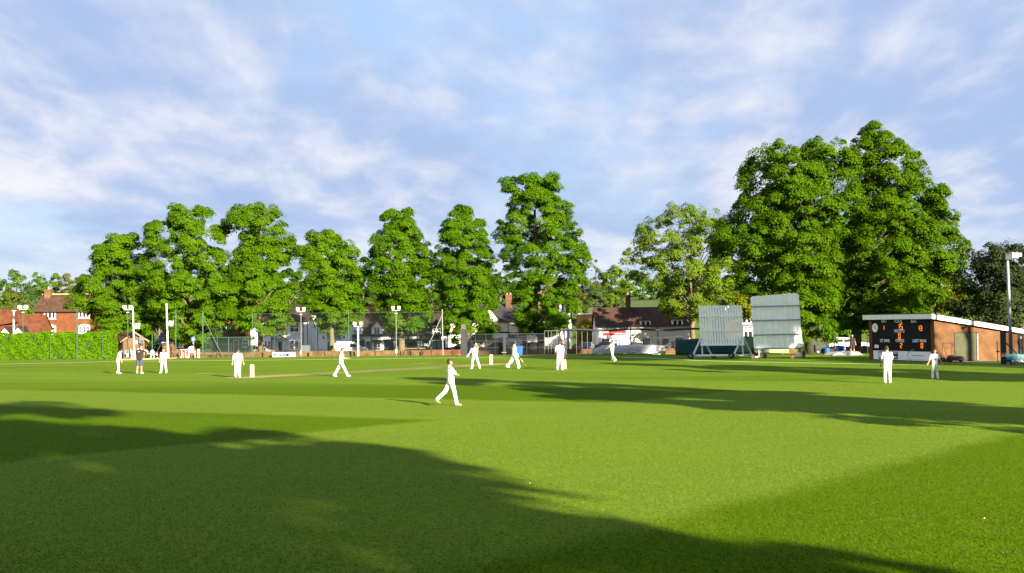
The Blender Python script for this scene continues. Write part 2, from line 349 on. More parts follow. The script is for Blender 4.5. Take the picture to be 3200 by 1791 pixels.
# ------------------------------------------------------------------ trees
def unit(a): return a/np.maximum(np.linalg.norm(a, axis=-1, keepdims=True), 1e-6)
def leaves(centers, rad, outward, n, size, flat=.55, droop=.3, up=.55, rng=None, rag=.2, asp=.62):
    rng = rng or RNG; k = len(centers)
    C = np.repeat(centers, n, 0); R = np.repeat(rad, n)[:, None]; O = np.repeat(outward, n, 0); T = k*n
    D = unit(rng.normal(size=(T, 3))+O*.55+np.array([0, 0, .25]))
    rr = .55+.45*rng.random((T, 1))**.6; rr = np.where(rng.random((T, 1)) < rag, rr*(1.15+.4*rng.random((T, 1))), rr)
    off = D*rr*R; off[:, 2] *= flat; off[:, 2] -= droop*R[:, 0]*(off[:, 0]**2+off[:, 1]**2)/(R[:, 0]**2)
    pos = C+off
    nrm = unit(D*.55+O*.4+np.array([0, 0, up])+rng.normal(size=(T, 3))*.34)
    tx = unit(np.cross(nrm, rng.normal(size=(T, 3)))); ty = np.cross(nrm, tx)
    s = size*(.6+.8*rng.random((T, 1)))
    a = tx*s*.5; b = ty*s*.5*asp
    return np.stack([pos-a, pos+b, pos+a, pos-b], 1)
def crown_clumps(z, xl, xr, n, rc, rng, depth=.9, inner=.55, ybase=0.0, lobe=.46):
    z = np.array(z); xl = np.array(xl); xr = np.array(xr); o = np.argsort(z); z, xl, xr = z[o], xl[o], xr[o]
    zs = np.linspace(z[0], z[-1], 200); r = np.interp(zs, z, (xr-xl)/2); c = np.interp(zs, z, (xr+xl)/2)
    wt = np.clip(r, .3, None); wt /= wt.sum(); nl = max(7, n//6)
    # large branch masses, stratified in height and bearing, each carrying a set of leaf clumps on its outer side
    q = (np.arange(nl)+rng.random(nl))/nl; idx = np.searchsorted(np.cumsum(wt), q*.999); th = (np.arange(nl)*2.399+rng.random(nl)*.9) % (2*PI)
    Lr = np.clip(lobe*r[idx], rc*.6, rc*1.75)*(.55+.75*rng.random(nl)); rho = 1-(np.where(rng.random(nl) < .25, rng.random(nl), .45*rng.random(nl)**2.0) if inner < .9 else rng.random(nl))
    re = np.maximum(r[idx]*(1.0+.18*rng.random(nl))-.78*Lr, 0)
    lx = c[idx]+re*rho*np.cos(th); ly = ybase+re*rho*np.sin(th)*depth; lz = np.clip(zs[idx], z[0]+.55*Lr, z[-1]-.8*Lr)
    k = rng.integers(0, nl, n); D = unit(rng.normal(size=(n, 3))+np.stack([np.cos(th[k])*.8, np.sin(th[k])*.8, np.full(n, .25)], 1))
    rad = rc*(.38+.62*rng.random(n)); rr = np.maximum(Lr[k]-.35*rad, .15*rc)*(.55+.5*rng.random(n))
    Cn = np.stack([lx[k]+D[:, 0]*rr, ly[k]+D[:, 1]*rr, lz[k]+D[:, 2]*rr*.8], 1)
    Out = unit(D*.8+np.stack([np.cos(th[k]), np.sin(th[k]), np.zeros(n)], 1)*.5)
    return Cn, rad, Out
def trunk_mesh(h, r0, targets, rng, lean=(0, 0), r1=.12, flare=1.35):
    m = M(); pts = []; rd = []
    for i in range(11):
        k = i/10; pts.append((lean[0]*k+.12*math.sin(k*5+h)*k, lean[1]*k+.1*math.cos(k*4)*k, h*k-.15)); rd.append((r0*(1-k)+r1*k)*(flare if i == 0 else 1.08 if i == 1 else 1))
    m.tube(pts, rd, 10)
    for tg in targets:
        k = min(.92, max(.22, (tg[2]*.72)/h)); i = int(k*10); a = Vector(pts[i]); b = Vector(tg); mid = a.lerp(b, .5)+Vector((rng.normal()*.25, rng.normal()*.25, .12*(b-a).length))
        rb = rd[i]*.42; q = a.lerp(mid, .5)+Vector((rng.normal()*.1, 0, .05))
        m.tube([a, q, mid, mid.lerp(b, .55)+Vector((0, 0, .1)), b], [rb, rb*.8, rb*.55, rb*.32, .025], 6)
    return m
BARK = mat('bark', (.23, .19, .11), .95, c2=(.12, .10, .065), scale=2.2, detail=8, bump=.9, bscale=6)
BARKD = mat('bark_dark', (.10, .085, .055), .95, c2=(.05, .045, .03), scale=2.2, detail=8, bump=.9, bscale=6)
LIME = leafmat('lime_leaves', (.056, .135, .002), (.122, .232, .006), .46)
LIME2 = leafmat('lime_leaves_deep', (.046, .122, .002), (.106, .215, .005), .46)
PALE = leafmat('pale_leaves', (.080, .145, .008), (.145, .215, .018), .38)
BIGT = leafmat('chestnut_leaves', (.045, .110, .002), (.108, .200, .005), .46)
HOLLY = leafmat('holly_leaves', (.012, .022, .006), (.034, .052, .014), .08, gloss=.02)
DARK = leafmat('dark_leaves', (.028, .070, .005), (.060, .120, .009), .3)
YELL = leafmat('yellow_leaves', (.11, .14, .004), (.18, .20, .01), .4)
HED = leafmat('hedge_leaves', (.055, .140, .001), (.100, .215, .004), .3, scale=.9)
def tree(name, label, pxt, d, prof, n, nl, size, leafm, rc=1.2, trunk_r=.36, trunk_h=.8, limbs=14, seed=1, barkm=None, depth=.9, inner=.55, group=None, flat=.55, droop=.3, rag=.2, prof_px=False, cat='tree', base=None):
    rng = np.random.default_rng(seed); b = G(pxt, d) if base is None else Vector(base)
    if prof_px is None: z, xl, xr = zip(*[(p[0], p[1], p[2]) for p in prof])
    else:
        z, xl, xr = [], [], []
        for (yy, a, c) in prof:
            k = 1 if prof_px else K
            A = P(a*k, yy*k, d); B = P(c*k, yy*k, d); z.append((A.z+B.z)/2-b.z); xl.append(A.x-b.x); xr.append(B.x-b.x)
    h = max(z); t = thing(name, label, cat, b, 0, group)
    Cn, rad, Out = crown_clumps(z, xl, xr, n, rc, rng, depth, inner)
    quads('crown', leaves(Cn, rad, Out, nl, size, flat, droop, rng=rng, rag=rag), leafm, t)
    tg = [tuple(Cn[i]) for i in rng.choice(n, min(limbs, n), replace=False)]
    cxm = float(np.mean([(a+c)/2 for a, c in zip(xl[:3], xr[:3])]))
    trunk_mesh(h*trunk_h, trunk_r, tg, rng, lean=(cxm*.7, 0)).build('trunk', barkm or BARK, t, True)
    return t
GL = 'lime trees along the street'
T1 = [(585,296,328),(600,255,355),(640,235,362),(680,225,375),(720,192,385),(760,182,392),(800,215,398),(840,260,392),(872,300,375)]
T2 = [(515,468,482),(535,410,525),(570,368,550),(610,362,562),(650,365,575),(690,370,600),(730,362,612),(770,370,600),(810,400,575),(850,435,540),(868,450,500)]
T3 = [(510,625,640),(530,580,690),(560,563,710),(590,582,735),(620,592,745),(660,602,735),(700,570,740),(740,548,745),(780,542,740),(820,570,725),(842,600,700)]
T4 = [(577,800,850),(595,767,870),(625,750,890),(660,752,905),(700,770,915),(740,770,910),(780,770,905),(815,790,895),(832,810,870)]
T5 = [(522,985,1020),(540,960,1045),(580,955,1060),(610,932,1080),(650,926,1080),(690,928,1085),(730,938,1090),(770,942,1090),(800,952,1085),(830,970,1060)]
T6 = [(516,1140,1172),(540,1125,1195),(580,1095,1215),(620,1087,1240),(660,1090,1235),(700,1097,1245),(740,1102,1250),(780,1112,1250),(825,1118,1245),(862,1135,1225)]
T7 = [(434,1300,1390),(455,1268,1400),(490,1275,1412),(530,1265,1440),(570,1247,1445),(610,1250,1490),(650,1275,1485),(690,1282,1470),(730,1287,1460),(770,1287,1440),(812,1290,1438),(846,1310,1420)]
T8 = [(512,1700,1760),(530,1660,1800),(570,1617,1820),(620,1590,1835),(660,1577,1850),(700,1610,1850),(740,1640,1850),(780,1650,1840),(802,1700,1790)]
T9 = [(352,2060,2125),(370,1930,2140),(400,1872,2150),(430,1847,2150),(470,1842,2140),(510,1838,2135),(545,1842,2130),(580,1802,2120),(620,1797,2110),(650,1830,2110),(700,1870,2110),(740,1892,2110),(780,1905,2110),(820,2000,2110),(862,2030,2100)]
T10 = [(305,2185,2212),(330,2157,2235),(380,2142,2295),(420,2147,2320),(460,2142,2350),(510,2137,2370),(560,2127,2390),(600,2122,2410),(650,2112,2410),(700,2112,2400),(750,2117,2370),(790,2122,2300),(832,2115,2220)]
tree('lime_tree', 'bright green lime tree hiding the right end of the big brick house', 335*K, 150, T1, 540, 240, .21, LIME, 1.0, seed=1, group=GL)
tree('lime_tree', 'tall broad lime tree with gaps of sky, behind the blue road sign', 488*K, 148, T2, 720, 240, .21, LIME, 1.0, seed=2, group=GL)
tree('lime_tree', 'tall lime tree with its bare trunk before the grey shop with a porch', 658*K, 150, T3, 600, 240, .21, LIME, 1.0, seed=3, group=GL)
tree('lime_tree', 'short round lime tree standing over the white van', 836*K, 150, T4, 480, 240, .21, LIME, 1.0, seed=4, group=GL)
tree('lime_tree', 'lime tree with knotty trunk in front of the grey off-road car', 1011*K, 150, T5, 540, 240, .21, LIME2, 1.0, seed=5, group=GL, trunk_r=.42)
tree('lime_tree', 'narrow pointed lime tree above the blue car and traffic cone', 1181*K, 150, T6, 580, 240, .21, LIME2, 1.0, seed=6, group=GL)
tree('lime_tree', 'tallest lime tree of the street, before the cream shop building', 1362*K, 150, T7, 740, 240, .21, LIME2, 1.0, seed=7, group=GL, trunk_r=.45)
tree('maple_tree', 'pale thin-leaved tree with a sunlit trunk beside the slatted sight screen', 1745*K, 152, T8, 660, 100, .24, PALE, .95, seed=8, limbs=34, flat=.6, inner=.7)
tree('chestnut_tree', 'huge dark green tree hanging over the ribbed white sight screen', 2040*K, 107, T9, 1080, 205, .19, BIGT, .88, seed=9, trunk_r=.55, limbs=40, barkm=BARKD, inner=.5, droop=.45)
tree('chestnut_tree', 'tallest tree, rising behind the brick scoreboard hut', 2150*K, 113, T10, 1120, 205, .195, BIGT, .88, seed=10, trunk_r=.5, limbs=36, barkm=BARKD, inner=.5, droop=.4)
tree('holly_tree', 'rounded almost black holly tree behind the scoreboard hut roof', 2515*K, 98, [(616,2455,2560),(628,2432,2600),(655,2412,2630),(700,2402,2645),(750,2400,2645),(790,2420,2630),(812,2470,2590)], 300, 130, .20, HOLLY, .85, seed=12, barkm=BARKD, inner=.3, flat=.8, droop=.15)
tree('yellow_shrub', 'yellow green bushy tree between the tallest tree and the holly', 2352*K, 135, [(630,2330,2370),(660,2320,2405),(700,2300,2412),(740,2290,2415),(780,2285,2410),(830,2290,2400)], 110, 100, .32, YELL, 1.0, trunk_r=.2, seed=13)
for i, (px, d, pr, lb, lm_) in enumerate([
    (730, 206, [(668,690,765),(700,680,778),(740,676,782),(780,680,780),(820,690,770)], 'dark bushy tree between the tall grey-shop lime and the short round lime', DARK),
    (915, 206, [(645,900,930),(680,885,945),(720,880,955),(760,885,950),(790,895,940)], 'deep green tree in the gap over the cottage chimney', DARK),
    (1085, 206, [(655,1070,1110),(690,1060,1115),(730,1058,1120),(770,1062,1115)], 'small dark tree in the gap between the knotty-trunked lime and the pointed lime', DARK),
    (1255, 206, [(690,1235,1285),(720,1230,1292),(750,1232,1290),(775,1240,1285)], 'dark bushy tree by the red brick chimney of the cream shop', DARK),
    (590, 206, [(690,560,625),(730,545,640),(770,545,645),(800,560,630),(830,570,620)], 'shadowy tree in front of the dark brick house', DARK),
    (400, 206, [(680,370,430),(720,355,445),(770,350,450),(820,360,440)], 'shadowy tree behind the brick hut and white floodlight mast', DARK),
    (1795, 163, [(590,1765,1825),(640,1725,1865),(700,1712,1880),(750,1715,1880),(795,1735,1860)], 'dark leafy tree filling the space behind the pale maple', LIME2),
    (1860, 150, [(735,1845,1895),(760,1835,1905),(785,1840,1900),(800,1850,1890)], 'small reddish gold tree beside the gabled brick house', YELL)]):
    tree('street_tree', lb, px*K, d, pr, 75, 90, .42, lm_, 1.0, trunk_r=.16, seed=40+i, limbs=6)
for i, (ov, d, lb) in enumerate([(1985, 156, 'added tall tree hidden behind the left of the two huge trees, shading the cottages'), (2135, 159, 'added tall tree behind the gap between the two huge trees, shading the cottages'), (2275, 156, 'added tall tree hidden behind the right of the two huge trees, shading the cottages')]):  # hidden trees added to keep the cottage fronts in shade
    tree('street_tree', lb, ov*K, d, [(490,ov-25,ov+25),(530,ov-75,ov+75),(620,ov-92,ov+92),(720,ov-90,ov+90),(800,ov-75,ov+75),(850,ov-45,ov+45)], 330, 90, .5, LIME2, 1.3, trunk_r=.4, seed=70+i, limbs=6, inner=1.0)
# shade trees behind and beside the photographer (out of view; their shadows lie across the outfield, some are added to block light)
SH = 'tall trees shading the outfield'
def shade(x, y, h, r, n, seed, z0=1.2, prof=None):
    pr = prof or [(z0, -r*.5, r*.5), (h*.25, -r*.95, r*.95), (h*.45, -r, r), (h*.7, -r*.75, r*.75), (h*.9, -r*.4, r*.4), (h, -r*.12, r*.12)]
    tree('shade_tree', 'tall unseen leafy tree beyond the edge of the ground, shading the outfield', 0, 0, pr, n, 70, .75, LIME2, 1.3, seed=seed, prof_px=None, base=(x, y, 0), group=SH, limbs=6, trunk_r=.5, inner=.5 if seed == 64 else 1.0)
shade(26.2, 14.8, 20, 5.2, 200, 61)
shade(39, 34, 20, 6.0, 230, 62)
shade(52, 40, 18, 6.0, 200, 63)
shade(15.6, -18.5, 25, 9, 560, 64, prof=[(4, -7, 7), (8, -9, 7.6), (12, -9, 8.3), (18, -9, 8.9), (21, -7.5, 7.5), (23.5, -5, 4.5), (24.6, -1, 1)])
shade(52.2, 48.2, 28.5, 6, 380, 72, prof=[(21.5, -4, 4), (23.5, -6, 6), (27, -5.5, 5.5), (28.5, -2, 2)])  # added out of view, high crown shaped to put the rain cover in shade
shade(22, -30, 26, 7.6, 480, 71, prof=[(6, -4, 4), (10, -7.0, 6.6), (22, -7.0, 6.6), (25, -4, 4), (26, -1, 1)])  # second unseen tree, added to close sun gaps in the foreground shadow
shade(-15, -23, 22, 8, 200, 67)  # unseen tree added to cut sky light on the shaded foreground
shade(-29, -10, 21, 8, 200, 68)  # likewise added out of view as a block against sky light
shade(-32, 7, 19, 7, 180, 69)  # last of the three unseen trees added to dim the sky fill
shade(47, 42.5, 28, 7.6, 560, 66, prof=[(20, -5, 5), (21.5, -7.6, 7.6), (25, -7.4, 7.4), (27.5, -2, 2)])  # added out of view; crown set high so its shade falls on the sight screens
shade(1.5, -28, 24, 9.0, 320, 65)
# hillside trees
GH = 'trees on the wooded hillside'
HILLM = [leafmat('hill_leaves_a', (.040, .098, .009), (.085, .165, .020), .3), leafmat('hill_leaves_b', (.065, .120, .005), (.120, .185, .012), .32), leafmat('hill_leaves_c', (.030, .065, .014), (.065, .105, .026), .25), leafmat('hill_leaves_d', (.065, .078, .013), (.11, .122, .026), .25)]
HL = ['broad green tree on the hillside skyline', 'yellow green tree on the hillside', 'dark grey green tree on the hillside', 'olive brown tree on the hillside']
def hill_tree(ov, d, top, wd, bot, kind, seed, label, shape=0):
    if shape == 0: pr = [(top, ov-wd*.22, ov+wd*.22), (top+.12*(bot-top), ov-wd*.45, ov+wd*.45), (top+.4*(bot-top), ov-wd*.6, ov+wd*.6), (top+.75*(bot-top), ov-wd*.6, ov+wd*.6), (bot, ov-wd*.5, ov+wd*.5)]
    else: pr = [(top, ov-wd*.06, ov+wd*.06), (top+.4*(bot-top), ov-wd*.3, ov+wd*.3), (bot, ov-wd*.5, ov+wd*.5)]
    rng = np.random.default_rng(seed); b = G(ov*K, d, bot*K); b.z = hz_(b.x, d)
    z, xl, xr = [], [], []
    for (yy, a, c) in pr:
        A = P(a*K, yy*K, d); B = P(c*K, yy*K, d); z.append((A.z+B.z)/2-b.z); xl.append(A.x-b.x); xr.append(B.x-b.x)
    t = thing('hill_tree' if shape == 0 else 'poplar_tree' if shape == 1 else 'fir_tree', label, 'tree', b, 0, GH)
    n = int(max(50, min(110, wd*1.3))); rc = max(.7, (xr[2]-xl[2])*.15)
    Cn, rad, Out = crown_clumps(z, xl, xr, n, rc, rng, lobe=.6)
    quads('crown', leaves(Cn, rad, Out, 60, rc*.42, .8, .15, rng=rng, rag=.05), HILLM[kind], t)
    m = M(); m.tube([(0, 0, -.3), (0, 0, max(.5, z[-1]+(z[0]-z[-1])*.5))], [.35, .15], 7); m.build('trunk', BARKD, t)
H0 = [  # ov x, depth, top row, width, bottom row, kind, label
 (-20, 330, 685, 60, 780, 0, 'broad green tree at the very left edge of the hillside skyline'),
 (42, 340, 680, 62, 775, 0, 'round-topped green tree rising above the far left tiled roofs'),
 (100, 345, 686, 60, 770, 0, 'green tree on the skyline left of the brick house chimney'),
 (140, 330, 687, 52, 775, 1, 'yellow green tree on the skyline just above the brick house chimney'),
 (180, 320, 692, 60, 780, 3, 'olive brown tree behind the brick house roof ridge'),
 (38, 262, 727, 50, 790, 3, 'brownish bush with pale top between the tiled roof and the skyline trees'),
 (80, 268, 722, 55, 785, 2, 'dark grey green conifer-like tree left of the brick chimney'),
 (5, 255, 735, 50, 800, 1, 'bright green bush above the far left roof ridge'),
 (75, 248, 765, 60, 815, 1, 'green bush between the tiled roof and the brick house gable'),
 (225, 330, 690, 70, 790, 1, 'yellow green tree behind the leftmost street lime'),
 (330, 340, 700, 90, 800, 2, 'dark tree seen between the first two street limes'),
 (430, 340, 705, 90, 800, 0, 'green tree low behind the tall broad lime'),
 (550, 340, 700, 90, 800, 2, 'dark tree behind the gap of the second and third street limes'),
 (640, 340, 705, 90, 800, 0, 'green hillside tree hidden behind the third street lime'),
 (730, 345, 712, 90, 800, 2, 'dark hillside tree behind the short round lime, left side'),
 (800, 345, 715, 90, 800, 1, 'yellow green hillside tree behind the short round lime'),
 (880, 345, 705, 80, 800, 0, 'green hillside tree between the round lime and knotty lime'),
 (945, 335, 690, 70, 790, 2, 'grey green hillside tree left of the knotty lime'),
 (1050, 345, 715, 80, 800, 0, 'green hillside tree behind the knotty lime, right side'),
 (1100, 330, 720, 70, 795, 3, 'thin brownish hillside tree between knotty lime and pointed lime'),
 (1180, 345, 705, 80, 800, 1, 'yellow green hillside tree behind the pointed lime'),
 (1240, 335, 700, 60, 790, 2, 'dark hillside tree below the pair of distant poplars'),
 (1320, 345, 705, 90, 800, 0, 'green hillside tree behind the tallest street lime, left side'),
 (1410, 345, 700, 90, 800, 1, 'yellow green hillside tree behind the tallest street lime'),
 (1470, 300, 695, 60, 775, 3, 'thin birch-like tree below the distant poplar'),
 (1525, 350, 672, 50, 760, 0, 'rounded green tree right of the lone poplar on the skyline'),
 (1555, 345, 667, 62, 755, 1, 'highest yellow green dome of the skyline behind the red-sign cottages'),
 (1600, 330, 678, 60, 770, 1, 'bright green tree left of the pale maple'),
 (1500, 290, 715, 55, 785, 2, 'dark green bush above the bare earth bank'),
 (1545, 275, 722, 55, 785, 1, 'yellow green shrub above the bare earth bank'),
 (1640, 300, 705, 70, 790, 0, 'green tree behind the chimney of the red-sign cottages'),
 (1700, 330, 690, 80, 790, 2, 'dark tree seen through the thin maple crown'),
 (1780, 330, 690, 90, 800, 1, 'yellow green tree behind the maple, right side'),
 (1860, 340, 690, 90, 800, 2, 'dark tree under the hanging left limb of the huge tree'),
 (2330, 300, 720, 90, 830, 0, 'green tree behind the scoreboard hut'),
 (2420, 320, 700, 100, 830, 2, 'dark tree behind the black holly'),
 (2540, 320, 720, 110, 830, 0, 'green tree behind the floodlight mast at the right edge')]
for i, a in enumerate(H0): hill_tree(a[0], a[1], a[2], a[3], a[4], a[5], 100+i, a[6])
hill_tree(1253, 420, 640, 24, 740, 3, 201, 'left one of two distant poplars beside the pointed lime', 1)
hill_tree(1272, 420, 634, 18, 740, 3, 202, 'right one of two distant poplars, touching the tallest lime', 1)
hill_tree(1499, 420, 638, 20, 740, 3, 203, 'lone tall distant poplar right of the tallest lime', 1)
hill_tree(1556, 252, 735, 44, 800, 2, 204, 'pointed grey green fir in front of the earth bank', 2)
rb_ = random.Random(4)
for i in range(30):
    ov = -20+i*54+rb_.uniform(-14, 14)
    if 20 < ov < 200 or 1470 < ov < 1570: continue
    hill_tree(ov, rb_.uniform(222, 236), rb_.uniform(738, 762), rb_.uniform(58, 84), 812, rb_.choice((0, 1, 2, 3)), 300+i, 'leafy bush on the slope just behind the street rooftops')
# red earth bank behind the cottages
bk = M(); a = P(1478*K, 790*K, 238); c = P(1612*K, 790*K, 238)
n = 60; vs = []
for i in range(n+1):
    x = a.x+(c.x-a.x)*i/n; zt = 6.3+.25*math.sin(i*.21)+.10*math.sin(i*.57); zm = 4.6+.2*math.sin(i*.33)
    for (yy, z_) in ((229, -1), (233, zm-1.0), (236.5, zm+.7), (238.5, zt), (246, zt+.1), (250, -1)): vs.append((x, yy+.2*math.sin(i*.4), z_))
bk.add(vs, [(i*6+j, (i+1)*6+j, (i+1)*6+j+1, i*6+j+1) for i in range(n) for j in range(5)])
struct(bk.build('earth_bank', mat('red_earth', (.15, .085, .04), .95, c2=(.065, .115, .012), scale=.3, detail=9, bump=.7, bscale=1.5), None, True))
# ------------------------------------------------------------------ buildings
BRK = brick('red_brick', (.24, .072, .028), (.19, .055, .022), (.22, .13, .08))
BRKD = brick('dark_brick', (.20, .085, .045), (.15, .065, .04), (.19, .15, .11))
BRKO = brick('orange_brick', (.215, .098, .043), (.165, .072, .033), (.24, .15, .085), wear=.35)
BRKW = brick('weathered_brick', (.22, .135, .055), (.18, .09, .04), (.20, .155, .08), wear=.45)
BRKR = brick('wall_red_brick', (.22, .085, .042), (.18, .06, .032), (.20, .13, .08), wear=.4)
TILE = tiles('brown_tiles', (.135, .072, .046), (.10, .055, .037))
TILER = tiles('red_tiles', (.21, .075, .036), (.165, .058, .03))
TILED = tiles('dark_tiles', (.075, .05, .042), (.05, .036, .03))
SLATE = tiles('grey_slate', (.12, .12, .125), (.085, .085, .095), w=.3, h=.25)
BLK = mat('black_roof', (.028, .026, .028), .85, .3, 2)
WHT = mat('white_paint', (.78, .78, .76), .6, .05, 2)
GRW = mat('grey_render', (.66, .67, .66), .9, .1, .8)
WREN = mat('white_render', (.84, .84, .85), .9, .06, .7)
CREAM = mat('cream_render', (.64, .58, .42), .9, .08, .7)
CREAM2 = mat('cream_brick_paint', (.62, .58, .47), .9, .1, 1.2)
TAN = mat('tan_render', (.34, .21, .085), .9, .1, .8)
GLASS = mat('window_glass', (.018, .020, .024), .12, 0, spec=.5)
LACE = mat('curtained_glass', (.16, .17, .18), .25, .35, 6, spec=.5)
BLUEG = mat('blue_shop_glass', (.10, .20, .32), .18, .25, 1.0, spec=.5)
TIMB = mat('black_timber', (.022, .022, .022), .8, .2, 4)
TEALD = mat('dark_teal_paint', (.018, .055, .060), .55, .15, 3)
DOORD = mat('dark_door', (.025, .035, .04), .5, .1, 3)
BROWN = mat('brown_door', (.09, .03, .02), .5, .15, 3)
REDS = mat('red_sign', (.55, .03, .035), .5, .05, 2)
REDD = mat('dark_red_lettering', (.28, .012, .02), .6, 0)
PIPE = mat('black_pipe', (.02, .02, .022), .5, 0)
POT = mat('chimney_pot', (.52, .36, .22), .9, .1, 5)
POSTER = mat('paper_poster', (.58, .58, .55), .8, .06, 9)
POSTG = mat('green_poster', (.35, .52, .42), .8, .3, 5)
class Bld:
    def __init__(s, name, label, px0, px1, d, row, rz=0, cat='house', group=None, base=None):
        s.d = d; a = G(px0, d, row); b = P(px1, row, d); a.z = gz(d)
        s.root = thing(name, label, cat, a, rz, group); s.o = a; s.W = b.x-a.x
    def x(s, px, row=1050): return P(px, row, s.d).x-s.o.x
    def z(s, row, px): return P(px, row, s.d).z-s.o.z
    def rect(s, n, x0, y0, x1, y1):     # zoom-view box -> local x0,z0,x1,z1
        if n: a, b = Z(n, x0, y0), Z(n, x1, y1)
        else: a, b = (x0, y0), (x1, y1)
        cxm = (a[0]+b[0])/2
        return s.x(a[0], a[1]), s.z(b[1], cxm), s.x(b[0], b[1]), s.z(a[1], cxm)
    def wall(s, W, D, He, m, x0=0, Hr=None, name='wall'):   # box with gable ends up to the ridge
        q = M()
        if Hr is None: q.box(x0, 0, -.3, x0+W, D, He)
        else: q.prismx([(0, -.3), (D, -.3), (D, He), (D/2, Hr), (0, He)], x0, x0+W)
        return q.build(name, m, s.root)
    def roof(s, W, D, He, Hr, m, x0=0, ov=.25, eo=.3, th=.14, ridge=None):
        q = M(); k = (Hr-He)/(D/2); e = -eo; ze = He-eo*k*.6+.06
        q.slab([(x0-ov, e, ze), (x0+W+ov, e, ze), (x0+W+ov, D/2, Hr+.1), (x0-ov, D/2, Hr+.1)], (0, -k, 1), th)
        q.slab([(x0-ov, D/2, Hr+.098), (x0+W+ov, D/2, Hr+.098), (x0+W+ov, D-e, ze), (x0-ov, D-e, ze)], (0, k, 1), th)
        r = q.build('roof', m, s.root)
        if ridge: M().tube([(x0-ov, D/2, Hr+.12), (x0+W+ov, D/2, Hr+.12)], .13, 7).build('ridge_tiles', ridge, r)
        g = M(); g.tube([(x0-ov, e-.06, ze-.08), (x0+W+ov, e-.06, ze-.08)], .065, 6); g.build('gutter', PIPE, r)
        s.rf = r; return r
    def chimney(s, x0, x1, z0, z1, y, m, pots=1, dy=.8):
        q = M(); q.box(x0, y, z0, x1, y+dy, z1-.25).box(x0-.06, y-.06, z1-.25, x1+.06, y+dy+.06, z1-.1).box(x0-.02, y-.02, z1-.1, x1+.02, y+dy+.02, z1)
        c = q.build('chimney', m, getattr(s, 'rf', s.root))
        return c
    def pots(s, x0, x1, z, y, k, h=.5):
        for i in range(k):
            xx = x0+(x1-x0)*(i+.5)/k
            M().lathe([(.15, 0), (.13, h*.6), (.16, h*.8), (.14, h)], (xx, y, z), 8).build('chimney_pot', POT, s.rf)
    def window(s, r, nx=2, nz=2, fr=.09, fm=None, gm=None, y=0, arch=False, bar=.05, sill=True, nm='window'):
        x0, z0, x1, z1 = r; fm = fm or WHT; q = M(); yy = y
        q.box(x0, yy-.06, z0, x0+fr, yy+.02, z1).box(x1-fr, yy-.06, z0, x1, yy+.02, z1).box(x0+fr, yy-.06, z0, x1-fr, yy+.02, z0+fr).box(x0+fr, yy-.06, z1-fr, x1-fr, yy+.02, z1)
        for i in range(1, nx):
            xx = x0+(x1-x0)*i/nx; b = bar*1.4 if nx <= 3 else bar; q.box(xx-b/2, yy-.05, z0+fr, xx+b/2, yy+.02, z1-fr)
        for i in range(1, nz):
            zz = z0+(z1-z0)*i/nz; q.box(x0+fr, yy-.045, zz-bar/2, x1-fr, yy+.02, zz+bar/2)
        if arch:
            k = 10; w_ = x1-x0; pts = [(x0+w_*i/k, z1+.16*w_*math.sin(PI*i/k)) for i in range(k+1)]
            q.prism([(x0, z1-.002)]+[(a, b+.001) for a, b in pts]+[(x1, z1-.002)], yy-.058, yy+.018)
        if sill: q.box(x0-.08, yy-.14, z0-.09, x1+.08, yy+.02, z0-.002)
        f = q.build(nm, fm, s.root)
        M().box(x0+fr*.5, yy-.022, z0+fr*.5, x1-fr*.5, yy-.012, z1-fr*.5).build('pane', gm or GLASS, f)
        return f
    def door(s, r, m=None, fm=None, y=0, glaz=True):
        x0, z0, x1, z1 = r; z0 = max(z0, .02); q = M(); f = .07
        q.box(x0-f, y-.05, z0, x0, y+.02, z1+f).box(x1, y-.05, z0, x1+f, y+.02, z1+f).box(x0, y-.05, z1, x1, y+.02, z1+f)
        o = q.build('door_frame', fm or WHT, s.root); dq = M().box(x0, y-.03, z0, x1, y+.01, z1)
        for a, b in ((.1, .45), (.55, .92)):
            for c, e in ((.12, .46), (.54, .88)): dq.box(x0+(x1-x0)*c, y-.045, z0+(z1-z0)*a, x0+(x1-x0)*e, y-.03, z0+(z1-z0)*b)
        d = dq.build('door', m or DOORD, s.root); M().ell((x0+.12*(x1-x0), y-.06, z0+1.0), (.035, .035, .035), 6, 4).build('handle', WHT, d)
        return d
    def panel(s, r, m, name, y=-.05, th=.06, parent=None):
        x0, z0, x1, z1 = r; return M().box(x0, y-th, z0, x1, y, z1).build(name, m, parent or s.root)
    def pipe(s, x, z0, z1, y=-.1, m=None): return M().tube([(x, y, z0), (x, y, z1)], .055, 6).build('drainpipe', m or PIPE, s.root)
def bars(s, n, x0, y0, x1, y1, k, m, seed, parent, y=-.13, th=.02):   # unreadable small lettering: a row of word-length strips
    r = s.rect(n, x0, y0, x1, y1); rng = random.Random(seed); q = M(); x = r[0]
    while x < r[2]:
        w_ = (r[2]-r[0])/k*rng.uniform(.5, 1.3); e = min(r[2], x+w_*.82)
        if e-x > .03: q.box(x, y-th, r[1], e, y, r[3])
        x += w_
    if q.v: q.build('lettering', m, parent)
